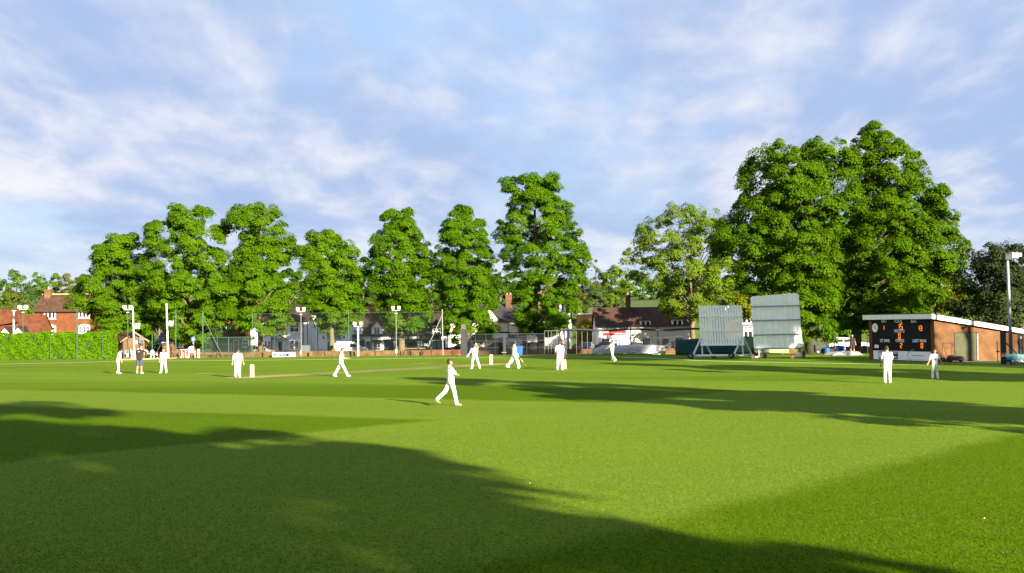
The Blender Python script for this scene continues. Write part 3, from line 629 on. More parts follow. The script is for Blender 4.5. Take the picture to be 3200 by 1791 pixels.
# --- big brick house, far left
b = Bld('brick_house', 'red brick house with brown tiled roof and white arched windows behind the hedge', *[Z(1, 428, 0)[0], Z(1, 1330, 0)[0]], 188, 1040)
He = b.z(Z(1, 0, 612)[1], 150); Hr = b.z(Z(1, 0, 402)[1], 150); D = 7.5
b.wall(b.W, D, He, BRK, Hr=Hr); b.roof(b.W, D, He, Hr, TILE, ridge=POT)
r = b.rect(1, 462, 330, 540, 470); b.chimney(r[0], r[2], Hr-1.2, r[3], D/2-.9, BRKW, dy=1.3); b.pots(r[0]+.2, r[2]-.2, r[3]-.02, D/2-.3, 1)
for (x0, y0, x1, y1, nx, nz, ar) in ((552, 622, 698, 710, 3, 1, False), (985, 612, 1125, 698, 3, 1, False), (553, 800, 700, 905, 3, 2, True), (987, 795, 1128, 885, 3, 2, True)):
    b.window(b.rect(1, x0, y0, x1, y1), nx, nz, .17, arch=ar, bar=.13)
M().box(b.x(Z(1, 640, 0)[0]), -.03, He-.28, b.W, .0, He-.1).build('brick_cornice', BRKW, b.root)
# --- low tiled house with gabled dormers
b = Bld('tiled_house', 'low house with big red tiled roof and two white gabled dormers at the left edge', -90, Z(1, 425, 0)[0], 181, 1045)
He = 2.4; Hr = b.z(Z(1, 0, 660)[1], 60); D = 9
b.wall(b.W, D, He, BRK, Hr=Hr); b.roof(b.W, D, He, Hr, TILER)
xr = b.x(Z(1, 130, 0)[0]); h2 = b.z(Z(1, 0, 585)[1], 10)
q = M(); q.prism([(0, Hr-2), (xr, Hr-1.1), (xr-1.4, h2), (0, h2)], D/2-2.4, D/2+2.4); q.build('raised_roof', TILER, b.root)
for (x0, x1, ax, ay, by) in ((15, 140, 75, 805, 872), (180, 312, 240, 800, 868)):
    X0, X1, AX = [b.x(Z(1, v, 0)[0]) for v in (x0, x1, ax)]; zb = b.z(Z(1, 0, by)[1], 50); za = b.z(Z(1, 0, ay)[1], 50)
    q = M(); q.prism([(X0+.15, 1.6), (X1-.15, 1.6), (X1-.15, zb), (AX, za-.1), (X0+.15, zb)], -.35, 2.2); dm = q.build('dormer', WHT, b.root)
    q = M(); q.slab([(X0-.1, -.55, zb-.1), (AX, -.55, za+.05), (AX, 3, za+.05), (X0-.1, 3, zb-.1)], (-1, 0, 1.2), .14); q.slab([(AX, -.552, za+.052), (X1+.1, -.55, zb-.1), (X1+.1, 3, zb-.1), (AX, 3, za+.052)], (1, 0, 1.2), .14); q.build('dormer_roof', TILED, dm)
    b.window((X0+.5, 1.75, X1-.5, zb-.05), 4, 2, .1, y=-.35, bar=.1, sill=False)
# --- low range behind the brick hut: slate roof and brick gable
b = Bld('brick_cottage', 'small red brick cottage with slate roof and white arched window behind the picnic tables', Z(2, 720, 0)[0], Z(2, 1210, 0)[0], 178, 1080)
xg = b.x(Z(2, 940, 0)[0]); He = b.z(Z(2, 0, 820)[1], 540); Hr = b.z(Z(2, 0, 680)[1], 540)
b.wall(xg, 6, He, BRK, Hr=Hr); b.roof(xg, 6, He, Hr, SLATE)
r = b.rect(2, 752, 630, 788, 720); b.chimney(r[0], r[2], Hr-.5, r[3], 2.6, BRKW); b.pots(r[0], r[2], r[3]-.02, 3, 1, .4)
gw = b.W-xg; ze = b.z(Z(2, 0, 790)[1], 560); za = b.z(Z(2, 0, 655)[1], 560)
M().prism([(xg, -.3), (b.W, -.3), (b.W, ze), (xg+gw/2, za), (xg, ze)], -1.2, 6).build('gable_wall', BRK, b.root)
q = M(); q.slab([(xg-.25, -1.45, ze-.15), (xg+gw/2, -1.45, za+.1), (xg+gw/2, 6.1, za+.1), (xg-.25, 6.1, ze-.15)], (-.7, 0, 1), .15); q.slab([(xg+gw/2, -1.452, za+.102), (b.W+.25, -1.45, ze-.15), (b.W+.25, 6.1, ze-.15), (xg+gw/2, 6.1, za+.102)], (.7, 0, 1), .15); q.build('gable_roof', SLATE, b.root)
b.window(b.rect(2, 1085, 825, 1155, 890), 1, 2, .14, y=-1.2, arch=True, bar=.12)
# --- dark tall brick house
b = Bld('dark_brick_house', 'tall dark brick house in tree shade left of the grey porch shop', Z(2, 1560, 0)[0], Z(3, 425, 0)[0], 182, 1080)
xg = b.x(Z(2, 1760, 0)[0]); zl = b.z(Z(2, 0, 735)[1], 690)
b.wall(xg, 6, zl, BRKD, Hr=zl+2.2, name='side_wing'); b.roof(xg, 6, zl, zl+2.2, SLATE)
He = b.z(Z(3, 0, 330)[1], 740); b.wall(b.W-xg, 8, He, BRKD, x0=xg, Hr=He+3); b.roof(b.W-xg, 8, He, He+3, TILED, x0=xg)
b.window(b.rect(3, 335, 480, 425, 600), 2, 2, .1, fm=BROWN); b.window(b.rect(3, 30, 470, 110, 600), 2, 2, .1); b.door(b.rect(3, 160, 740, 235, 940), BROWN)
b.window(b.rect(3, 300, 720, 400, 850), 2, 2, .1, arch=True)
b.panel(b.rect(3, 270, 630, 425, 655), BROWN, 'shop_ledge', th=.25)
# --- grey shop with porch
b = Bld('grey_shop', 'grey rendered two-storey shop with pedimented porch and red sign', Z(3, 430, 0)[0], Z(3, 1350, 0)[0], 182, 1080, cat='shop')
He = b.z(Z(3, 0, 425)[1], 880); Hr = He+2.6; D = 9
b.wall(b.W, D, He, GRW, Hr=Hr); b.roof(b.W, D, He, Hr, TILED)
for (x0, y0, x1, y1, nx, nz, g) in ((545, 540, 600, 615, 1, 2, None), (665, 540, 745, 615, 2, 2, None), (1060, 455, 1205, 610, 2, 2, None), (1215, 455, 1252, 610, 1, 2, None), (645, 748, 690, 862, 1, 2, LACE), (705, 748, 750, 862, 1, 2, LACE), (1060, 738, 1205, 890, 2, 2, LACE), (1215, 738, 1255, 890, 1, 2, LACE)):
    b.window(b.rect(3, x0, y0, x1, y1), nx, nz, .08, gm=g)
b.door(b.rect(3, 872, 760, 933, 935), TEALD)
r = b.rect(3, 790, 660, 1000, 745); q = M(); mx = (r[0]+r[2])/2
q.prism([(r[0], r[1]+.35), (r[2], r[1]+.35), (mx, r[3])], -.6, -.002).box(r[0]+.2, -.5, 0, r[0]+.42, -.28, r[1]+.345).box(r[2]-.42, -.5, 0, r[2]-.2, -.28, r[1]+.345); q.build('porch', GRW, b.root)
q = M(); q.slab([(r[0]-.15, -.75, r[1]+.3), (mx, -.75, r[3]+.1), (mx, -.004, r[3]+.1), (r[0]-.15, -.004, r[1]+.3)], (-.5, 0, 1), .08); q.slab([(mx, -.752, r[3]+.1), (r[2]+.15, -.75, r[1]+.3), (r[2]+.15, -.004, r[1]+.3), (mx, -.004, r[3]+.1)], (.5, 0, 1), .08); q.build('porch_roof', TILED, b.root)
sg = b.panel(b.rect(3, 785, 500, 990, 580), REDS, 'sign_board'); bars(b, 3, 815, 520, 970, 540, 3, REDD, 1, sg)
for x in (765, 1277, 1348): b.pipe(b.x(Z(3, x, 0)[0]), 0, He-.1)
# --- white shop
b = Bld('white_shop', 'white rendered shop with black sash window and lanterns behind the white van', Z(3, 1500, 0)[0], Z(3, 2020, 0)[0], 178, 1080, cat='shop')
He = b.z(Z(3, 0, 440)[1], 1040); D = 8; b.wall(b.W, D, He, WREN, Hr=He+2.2); b.roof(b.W, D, He, He+2.2, TILED)
b.window(b.rect(3, 1655, 485, 1880, 632), 3, 2, .1, fm=TIMB, bar=.06); b.window(b.rect(3, 1780, 520, 1840, 620), 1, 5, .06, y=-.05, sill=False)
for (x0, y0, x1, y1) in ((1665, 650, 1765, 722), (1785, 650, 1880, 715)):
    f = b.panel(b.rect(3, x0, y0, x1, y1), TIMB, 'sign_board'); b.panel(b.rect(3, x0+6, y0+6, x1-6, y1-6), POSTER, 'sign_face', y=-.11, th=.01, parent=f); bars(b, 3, x0+15, y0+25, x1-15, y0+40, 4, TIMB, x0, f, y=-.12)
b.door(b.rect(3, 1668, 762, 1705, 930)); b.window(b.rect(3, 1790, 760, 1850, 850), 1, 2)
for x in (1607, 1937):
    r = b.rect(3, x-14, 645, x+14, 710); M().bar(((r[0]+r[2])/2, -.02, r[3]), ((r[0]+r[2])/2, -.4, r[3]), .04).ell(((r[0]+r[2])/2, -.4, r[1]+.16), (.16, .16, .2), 8, 6).tube([((r[0]+r[2])/2, -.4, r[1]+.3), ((r[0]+r[2])/2, -.4, r[3])], .015, 5).build('lantern', TIMB, b.root)
for x in (1508, 2008): b.pipe(b.x(Z(3, x, 0)[0]), 0, He-.1)
# --- black and white cottage row
b = Bld('cottage_row', 'long low white cottage row with dark roof, dormers and black timbers', Z(4, 150, 0)[0], Z(4, 1752, 0)[0], 181, 1080, cat='cottages')
He = b.z(Z(4, 0, 648)[1], 1230); Hr = b.z(Z(4, 0, 322)[1], 1180); D = 8.5
b.wall(b.W, D, He, WREN, Hr=Hr); b.roof(b.W, D, He, Hr, TILED)
r = b.rect(4, 432, 150, 495, 380); b.chimney(r[0], r[2], Hr-1.5, r[3], D/2-1.1, BRKD, dy=1); b.pots(r[0], r[2], r[3]-.02, D/2-.6, 2, .35)
def dormer(x0, x1, apex, yb, ytop, wm, win, rm=TILED, nx=2, nz=4, black=False):
    X0, z0, X1, z1 = b.rect(4, x0, ytop, x1, yb); za = b.z(Z(4, 0, apex)[1], 1200); mx = (X0+X1)/2
    d = M().prism([(X0, z0), (X1, z0), (X1, z1), (mx, za), (X0, z1)], -.05, 3.0).build('dormer', wm, b.root)
    q = M(); q.slab([(X0-.25, -.25, z1-.2), (mx, -.25, za+.12), (mx, 3.6, za+.12), (X0-.25, 3.6, z1-.2)], (-1, 0, .9), .14); q.slab([(mx, -.252, za+.12), (X1+.25, -.25, z1-.2), (X1+.25, 3.6, z1-.2), (mx, 3.6, za+.12)], (1, 0, .9), .14); q.build('dormer_roof', rm, d)
    b.window(b.rect(4, *win), nx, nz, .09, y=-.05, bar=.06)
dormer(200, 372, 400, 655, 520, WREN, (235, 560, 330, 655)); dormer(520, 702, 432, 655, 520, WREN, (558, 525, 657, 650))
dormer(1085, 1265, 420, 660, 505, TIMB, (1115, 512, 1237, 657), nx=2, nz=3); dormer(1480, 1660, 418, 655, 500, TIMB, (1508, 507, 1637, 645), nx=2, nz=3)
for (x0, y0, x1, y1) in ((700, 722, 1490, 748), (835, 650, 858, 905), (868, 650, 880, 905), (1100, 660, 1118, 740), (1248, 650, 1262, 740), (1300, 650, 1312, 905), (1470, 640, 1490, 905), (860, 845, 925, 856), (1740, 660, 1752, 905), (540, 665, 675, 680), (215, 678, 350, 690)):
    b.panel(b.rect(4, x0, y0, x1, y1), TIMB, 'timber_beam', y=-.012, th=.07)
sf = b.panel(b.rect(4, 168, 745, 412, 905), TEALD, 'shopfront', th=.12); r = b.rect(4, 168, 690, 412, 748)
k = 12; M().prism([(r[0], r[1])]+[(r[0]+(r[2]-r[0])*i/k, r[1]+.12+(r[3]-r[1]-.12)*math.sin(PI*i/k)) for i in range(k+1)]+[(r[2], r[1])], -.2, -.06).build('fascia', TEALD, sf); bars(b, 4, 210, 722, 370, 738, 3, GRW, 4, sf, y=-.21)
for (x0, x1) in ((205, 300), (315, 405)): b.window(b.rect(4, x0, 765, x1, 880), 3, 2, .06, fm=TEALD, y=-.13)
bd = b.panel(b.rect(4, 434, 760, 500, 885), TEALD, 'menu_board', th=.08)
for i in range(4): bars(b, 4, 444, 790+24*i, 490, 798+24*i, 2, POSTER, 10+i, bd, y=-.14)
aw = b.panel(b.rect(4, 535, 735, 690, 768), TIMB, 'awning', th=.5)
b.window(b.rect(4, 552, 772, 672, 902), 2, 3, .1, bar=.08); b.door(b.rect(4, 728, 752, 862, 906), TEALD, TEALD)
sn = b.panel(b.rect(4, 1308, 656, 1464, 706), TIMB, 'sign_board'); bars(b, 4, 1325, 664, 1450, 678, 1, POSTER, 21, sn, y=-.12); bars(b, 4, 1335, 686, 1440, 694, 2, GRW, 22, sn, y=-.12)
b.door(b.rect(4, 1345, 750, 1440, 905), DOORD, TEALD); b.panel(b.rect(4, 1365, 785, 1425, 830), POSTER, 'notice', y=-.05, th=.02)
b.panel(b.rect(4, 1490, 655, 1645, 735), TEALD, 'shop_fascia'); b.panel(b.rect(4, 1495, 735, 1735, 905), GRW, 'shop_stallriser', th=.05)
b.window(b.rect(4, 1500, 742, 1708, 880), 3, 1, .16, fm=TIMB, gm=BLUEG, y=-.1, sill=False, nm='shop_window')
b.pipe(b.x(Z(4, 516, 0)[0]), 0, He-.1)
# --- cream shops
b = Bld('cream_shops', 'cream rendered shop building with black roof and big brick chimney behind two limes', Z(5, 20, 0)[0], Z(5, 1800, 0)[0], 183, 1080, cat='shops')
He = b.z(Z(5, 0, 495)[1], 1620); Hr = b.z(Z(5, 0, 235)[1], 1620); D = 9
b.wall(b.W, D, He, CREAM, Hr=Hr); b.roof(b.W, D, He, Hr, BLK)
r = b.rect(5, 862, 92, 962, 275); b.chimney(r[0], r[2], Hr-1.2, r[3], D/2-1.2, BRKD, dy=1.1); b.pots(r[0], r[2], r[3]-.02, D/2-.7, 2, .3)
X0, X1 = b.x(Z(5, 520, 0)[0]), b.x(Z(5, 755, 0)[0]); za = b.z(Z(5, 0, 300)[1], 1530); z1 = b.z(Z(5, 0, 440)[1], 1530)
M().prism([(X0, 0), (X1, 0), (X1, z1), ((X0+X1)/2, za), (X0, z1)], -.3, 4).build('gable_bay', CREAM, b.root)
q = M(); mx = (X0+X1)/2; q.slab([(X0-.2, -.5, z1-.2), (mx, -.5, za+.1), (mx, 4.5, za+.1), (X0-.2, 4.5, z1-.2)], (-1, 0, 1), .14); q.slab([(mx, -.502, za+.1), (X1+.2, -.5, z1-.2), (X1+.2, 4.5, z1-.2), (mx, 4.5, za+.1)], (1, 0, 1), .14); q.build('gable_roof', BLK, b.root)
b.window(b.rect(5, 598, 455, 692, 622), 3, 4, .08, y=-.3, bar=.06); b.window(b.rect(5, 1048, 500, 1208, 606), 3, 1, .1, bar=.12)
f1 = b.panel(b.rect(5, 20, 684, 902, 752), WREN, 'shop_fascia', y=-.32, th=.12)
rr = b.rect(5, 300, 700, 560, 745); text('lettering', 'Co-operative', .62, TIMB, f1, (b.x(Z(5, 455, 0)[0]), -.45, (rr[1]+rr[3])/2-.2))
f2 = b.panel(b.rect(5, 906, 664, 1372, 745), TIMB, 'shop_fascia', y=-.1, th=.12)
rr = b.rect(5, 1005, 670, 1255, 712); text('lettering', 'Wombourne', .78, GRW, f2, ((rr[0]+rr[2])/2, -.24, rr[1]+.02)); bars(b, 5, 1010, 722, 1260, 734, 4, GRW, 31, f2, y=-.22)
b.panel(b.rect(5, 20, 662, 902, 682), TIMB, 'ledge', y=-.3, th=.2)
for (x0, y0, x1, y1, nx, nz, g) in ((475, 762, 650, 930, 3, 1, None), (660, 762, 762, 930, 1, 1, None), (1110, 762, 1225, 890, 2, 1, None), (1280, 765, 1368, 880, 1, 1, None), (60, 775, 190, 800, 2, 1, None), (1645, 645, 1795, 732, 2, 1, None), (1470, 745, 1660, 905, 3, 1, None), (240, 765, 420, 930, 2, 1, None)):
    b.window(b.rect(5, x0, y0, x1, y1), nx, nz, .06, fm=GRW, gm=g, y=-.3 if x1 < 905 and x0 > 500 else 0, sill=False, nm='shop_window')
b.panel(b.rect(5, 765, 752, 1108, 880), mat('shutter_white', (.62, .63, .68), .6, .05, 3), 'roller_shutter', y=-.31 if False else -.02, th=.05)
for (x0, y0, x1, y1, m_) in ((655, 785, 762, 870, POSTG), (485, 845, 522, 878, POSTER), (915, 810, 975, 880, POSTG), (1165, 770, 1195, 795, POSTER), (1392, 848, 1416, 880, POSTER), (1480, 760, 1515, 782, POSTER), (1545, 755, 1582, 778, POSTER), (1605, 752, 1640, 780, POSTER)):
    b.panel(b.rect(5, x0, y0, x1, y1), m_, 'poster', y=-.37, th=.02)
b.door(b.rect(5, 1690, 752, 1770, 920), GRW, WREN); b.pipe(b.x(Z(5, 905, 0)[0]), 2.6, He-.1, y=-.42); b.pipe(b.x(Z(5, 1800, 0)[0])-.1, 0, He-.1)
# --- white building of three steep gables
g0 = G(Z(5, 1812, 0)[0], 176, 1100); t = thing('gabled_white_hall', 'white rendered building with three steep narrow gables beside the cream shops', 'hall', g0, math.radians(72))
gh = P(Z(5, 1985, 0)[0], Z(5, 0, 212)[1], 179).z-g0.z
for i in range(3):
    wd = 2.32; x0 = -5.6+wd*i+.5; hh = gh*(.90, .96, 1.0)[2-i]
    q = M(); q.prism([(x0, -.3), (x0+wd-.04, -.3), (x0+wd-.04, hh*.62), (x0+wd/2, hh), (x0, hh*.62)], 0, 5); wl = q.build('gable_wall', WREN, t)
    q = M(); mx = x0+wd/2; q.slab([(x0-.02, .15, hh*.62), (mx, .15, hh+.06), (mx, 5.2, hh+.06), (x0-.02, 5.2, hh*.62)], (-1, 0, .45), .08); q.slab([(mx, .152, hh+.06), (x0+wd-.02, .15, hh*.62), (x0+wd-.02, 5.2, hh*.62), (mx, 5.2, hh+.06)], (1, 0, .45), .08); q.build('roof', TILE, t)
    M().tube([(x0-.02, -.1, 0), (x0-.02, -.1, hh*.62)], .07, 6).box(x0-.14, -.22, hh*.6, x0+.1, 0, hh*.66).build('drainpipe', PIPE, t)
# --- tan rendered building with climber
b = Bld('tan_building', 'plain tan rendered building with pale coping behind a yellow green climber', Z(6, 255, 0)[0], Z(6, 600, 0)[0], 192, 1080, cat='building')
r = b.rect(6, 255, 425, 600, 900); b.wall(b.W, 6, r[3], TAN); M().box(-.1, -.12, r[3]+.002, b.W+.1, 6.1, r[3]+.16).build('coping', WREN, b.root)
o = thing('climbing_shrub', 'yellow green climbing shrub growing up the tan building', 'shrub', b.o+Vector((b.x(Z(6, 385, 0)[0]), -.8, 0)))
rng = np.random.default_rng(5); Cn = np.stack([rng.normal(size=46)*1.1, rng.random(46)*-.5, rng.random(46)*4.6+.4], 1)
quads('foliage', leaves(Cn, np.full(46, .6), np.tile([0, -1., 0], (46, 1)), 60, .28, .9, .1, rng=rng), YELL, o)
M().tube([(0, 0, -.1), (.1, .1, 2), (-.1, .1, 4)], [.07, .05, .02], 6).build('stem', BARK, o)
# --- red-sign cottages
b = Bld('red_sign_cottages', 'terrace of whitewashed cottages with dark red tiled roof and long red shop sign', Z(6, 545, 0)[0], Z(6, 2060, 0)[0], 176, 1085, cat='cottages')
He = b.z(Z(6, 0, 603)[1], 2000); Hr = b.z(Z(6, 0, 312)[1], 2000); D = 8
xs = b.x(Z(6, 1086, 0)[0])
TILEB = tiles('purple_brown_tiles', (.115, .06, .045), (.085, .045, .036))
b.wall(xs, D, He, mat('pale_blue_render', (.61, .64, .70), .9, .06, .7), Hr=Hr); b.wall(b.W-xs, D, He-.01, CREAM2, x0=xs+.002, Hr=Hr-.01); b.roof(b.W, D, He, Hr, TILEB)
r = b.rect(6, 1036, 62, 1112, 390); b.chimney(r[0], r[2], Hr-1.3, r[3]-.4, D/2-1.6, BRKD, dy=1.1); b.pots(r[0]+.2, r[2]-.2, r[3]-.45, D/2-1, 1, .55)
for (x0, y0, x1, y1) in ((1250, 530, 1400, 636), (1760, 512, 1915, 620)):
    rr = b.rect(6, x0, y0, x1, y1); q = M().box(rr[0]-.12, -.02, rr[1]-.02, rr[2]+.12, 2.0, rr[3]+.05); dm = q.build('dormer', WREN, b.root); M().box(rr[0]-.25, -.25, rr[3]+.055, rr[2]+.25, 2.4, rr[3]+.15).build('dormer_roof', TILEB, dm)
    b.window(rr, 2, 1, .12, y=-.03, bar=.14)
b.window(b.rect(6, 1265, 800, 1412, 925), 3, 2, .1, gm=LACE); b.window(b.rect(6, 1780, 790, 1945, 870), 4, 1, .1, arch=True, gm=LACE)
b.door(b.rect(6, 1590, 815, 1706, 935), BROWN); b.door(b.rect(6, 620, 812, 745, 935), TIMB, WREN); b.window(b.rect(6, 820, 815, 938, 930), 2, 2, .08, gm=BLUEG)
sn = b.panel(b.rect(6, 637, 668, 1010, 760), REDS, 'shop_sign', th=.1)
rr = b.rect(6, 655, 685, 715, 722); text('lettering', 'the', .62, WREN, sn, ((rr[0]+rr[2])/2, -.17, rr[1]))
for x in (725, 803, 876, 948): b.panel(b.rect(6, x-1.5, 668, x+1.5, 760), mat('pink_line', (.62, .25, .22), .7, 0), 'sign_rule', y=-.151, th=.01, parent=sn)
b.panel(b.rect(6, 655, 718, 1008, 722), MATS['pink_line'], 'sign_rule', y=-.163, th=.01, parent=sn)
bars(b, 6, 740, 690, 940, 712, 4, REDD, 5, sn, y=-.17); bars(b, 6, 825, 735, 995, 742, 3, WREN, 6, sn, y=-.17)
rr = b.rect(6, 955, 685, 990, 715); M().disc(((rr[0]+rr[2])/2, -.17, (rr[1]+rr[3])/2), .28, .02).build('emblem', REDD, sn)
for x in (1090, 1520): b.pipe(b.x(Z(6, x, 0)[0]), 0, He-.1)
b.panel(b.rect(6, 580, 805, 612, 900), POSTER, 'notice', th=.03)
# --- gabled brick house behind the sight screens
b = Bld('gabled_brick_house', 'red brick gable house with white bargeboards seen between the sight screens', Z(7, 640, 0)[0], Z(7, 1130, 0)[0], 150, 1085)
za = b.z(Z(7, 0, 245)[1], 2320); z1 = b.z(Z(7, 0, 400)[1], 2320); W = b.W
M().prism([(0, -.3), (W, -.3), (W, z1), (W/2, za), (0, z1)], 0, 8).build('wall', BRK, b.root)
q = M(); q.slab([(-.3, -.4, z1-.2), (W/2, -.4, za+.15), (W/2, 8.2, za+.15), (-.3, 8.2, z1-.2)], (-.8, 0, 1), .18); q.slab([(W/2, -.402, za+.152), (W+.3, -.4, z1-.2), (W+.3, 8.2, z1-.2), (W/2, 8.2, za+.152)], (.8, 0, 1), .18); rf = q.build('roof', TILER, b.root)
q = M(); q.bar((-.3, -.46, z1-.3), (W/2, -.46, za+.02), .08, .25).bar((W/2+.01, -.46, za+.02), (W+.3, -.46, z1-.3), .08, .25); q.build('bargeboards', WHT, rf)
r = b.rect(7, 880, 500, 1030, 655); b.window(r, 2, 2, .12, arch=True, bar=.12)
b.window(b.rect(7, 905, 690, 1055, 745), 2, 1, .12, sill=False); b.window(b.rect(7, 905, 760, 1055, 880), 2, 1, .1)
# --- dark clubhouse at the right edge
b = Bld('clubhouse', 'dark glazed clubhouse behind the floodlight mast at the right edge', 3118, 3330, 100, 1110, cat='building')
r = b.rect(0, 3118, 1026, 3330, 1130); zt = r[3]; b.wall(b.W, 6, zt, mat('dark_cladding', (.025, .04, .042), .6, .2, 2)); M().box(-.3, -.5, zt+.002, b.W+.3, 6.3, zt+.2).build('roof', mat('clubhouse_roof', (.16, .10, .05), .8, .1, 2), b.root)
for i in range(3): b.window((.6+i*1.9, .9, 2.3+i*1.9, zt-.35), 2, 2, .07, fm=TEALD, gm=GLASS)
b.panel(b.rect(0, 3158, 1021, 3176, 1040), GRW, 'vent_box', th=.3)
# --- scoreboard hut
A = PG(*Z(8, 366, 1142)); C2 = PG(*Z(8, 1003, 1166)); A.z = C2.z = 0
LF = (C2-A).length; ang = math.atan2(C2.y-A.y, C2.x-A.x)
hut = thing('scoreboard_hut', 'brick hut with sloping white-edged roof and electronic black cricket scoreboard', 'scoreboard hut', A, ang)
LD = 7.2; HF = 3.02; HB = 1.95
q = M(); q.prismx([(0, -.2), (LD, -.2), (LD, HB-.02), (0, HF-.02)], 0, LF); q.build('wall', BRKO, hut)
k = (HF-HB)/LD
q = M(); q.slab([(-.25, -.3, HF+.3+k*.3), (LF+.25, -.3, HF+.3+k*.3), (LF+.25, LD+.3, HB+.3-k*.3), (-.25, LD+.3, HB+.3-k*.3)], (0, k, 1), .08); rf = q.build('roof', mat('felt_roof', (.10, .095, .05), .95, .3, 1.5, bump=.4), hut)
FAS = mat('flaking_white_boards', (.80, .80, .80), .7, c2=(.62, .62, .60), scale=2.2, detail=8)
q = M(); q.box(-.25, -.34, HF-.06, LF+.25, -.30, HF+.28); q.add([(LF+.25, -.3, HF-.05), (LF+.25, LD+.3, HB-.08), (LF+.25, LD+.3, HB+.21), (LF+.25, -.3, HF+.23), (LF+.29, -.34, HF-.05), (LF+.29, LD+.3, HB-.08), (LF+.29, LD+.3, HB+.21), (LF+.29, -.34, HF+.26)], [(0,1,2,3), (7,6,5,4), (0,4,5,1), (1,5,6,2), (2,6,7,3), (3,7,4,0)])
for zz_ in (.09, .19): q.add([(LF+.292, -.3, HF-.05+zz_), (LF+.292, LD+.3, HB-.08+zz_), (LF+.30, LD+.3, HB-.08+zz_+.01), (LF+.30, -.3, HF-.05+zz_+.01)], [(0, 1, 2, 3)])
q.build('fascia', FAS, hut)
def U(x): return (x-362)/(1003-362)*LF
def V(x, y): zb = 1142+(x-362)/(641)*24; zt = 738-(x-362)/641*34; return (zb-y)/(zb-zt)*(HF+.3)
SBK = mat('scoreboard_black', (.006, .006, .0065), .85, .1, 2); LET = mat('painted_lettering', (.80, .80, .80), .7, 0); LED = mat('led_digits', (1.0, .20, .008), .5, 0, emit=.42)
pn_ = M().box(U(402), -.05, V(402, 1057), U(972), -.002, V(402, 775)).build('scoreboard', SBK, hut)
WB = mat('white_board', (.76, .78, .82), .7, .06, 2); wb = M().box(U(412), -.045, .06, U(975), -.002, V(412, 1058)).build('sponsor_board', WB, hut)
for (s_, x, y, sx) in (('BAT', 535, 800, .95), ('TOTAL', 677, 800, .8), ('BAT', 828, 795, .95), ('WICKETS', 684, 891, .72), ('1ST INNS', 534, 982, .72), ('OVERS', 687, 980, .85), ('LAST MAN', 876, 980, .8)):
    text('lettering', s_, .32, LET, pn_, (U(x), -.065, V(x, y)), sx=sx*1.15)
SEG = {'0': 'abcdef', '1': 'bc', '2': 'abged', '3': 'abgcd', '5': 'afgcd'}
def digit(ch, x, y0, y1, wz):
    z1, z0 = V(x, y0), V(x, y1); x0, x1 = U(x-wz/2), U(x+wz/2); h = z1-z0; t_ = h*.105; zm = (z0+z1)/2; q = M()
    S = {'a': ((x0, z1), (x1, z1)), 'd': ((x0, z0), (x1, z0)), 'g': ((x0, zm), (x1, zm)), 'f': ((x0, zm), (x0, z1)), 'e': ((x0, z0), (x0, zm)), 'b': ((x1, zm), (x1, z1)), 'c': ((x1, z0), (x1, zm))}
    for c in SEG[ch]:
        (ax, az), (bx, bz) = S[c]; g = t_*.32
        if az == bz: q.box(ax+g-t_*.2, -.075, az-t_/2, bx-g+t_*.2, -.055, az+t_/2)
        else: q.box(ax-t_/2, -.074, az+g, ax+t_/2, -.056, bz-g)
    q.build('digit', LED, pn_)
digit('1', 524, 832, 868, 14); digit('1', 678, 808, 856, 14); digit('5', 705, 810, 858, 17); digit('1', 872, 824, 864, 10); digit('3', 893, 824, 868, 15)
digit('0', 684, 900, 948, 16); digit('2', 699, 990, 1032, 15); digit('0', 898, 990, 1032, 16)
ck = M().disc((U(438), -.055, V(438, 852)), .33, .03).build('clock', WHT, hut); M().bar((U(438), -.09, V(438, 852)), (U(438), -.09, V(438, 852)+.2), .02).bar((U(438), -.09, V(438, 852)), (U(438)+.12, -.09, V(438, 852)-.08), .025).build('clock_hands', TIMB, ck)
M().box(U(428), -.075, V(430, 1035), U(470), -.052, V(430, 1006)).build('notice', LET, pn_)
pb = M().box(U(468), -.065, V(468, 1132), U(662), -.046, V(468, 1066)).build('sponsor_panel', SBK, wb)
M().box(U(560), -.072, V(600, 1136), U(661), -.066, V(600, 1100)).build('green_band', mat('green_print', (.06, .25, .09), .7, .1, 3), pb)
q = M(); q.box(U(590), -.075, V(620, 1086), U(655), -.073, V(620, 1077)).box(U(475), -.0755, V(480, 1120), U(492), -.0735, V(480, 1075)).box(U(600), -.0765, V(620, 1122), U(650), -.0745, V(620, 1114)); q.build('lettering', LET, pb)
q = M(); n = 14; xc = U(835)
for i in range(n):
    a0 = math.radians(100+160*i/n); a1 = math.radians(100+160*(i+1)/n); q.bar((xc+.85*math.cos(a0), -.055, V(800, 1102)+.4*math.sin(a0)), (xc+.85*math.cos(a1), -.055, V(800, 1102)+.4*math.sin(a1)), .015, .03)
q.box(U(735), -.056, V(800, 1141), U(935), -.05, V(800, 1139)).box(U(800), -.056, V(850, 1108), U(910), -.05, V(850, 1100)); q.build('sponsor_emblem', mat('pale_blue_print', (.42, .48, .58), .7, 0), wb)
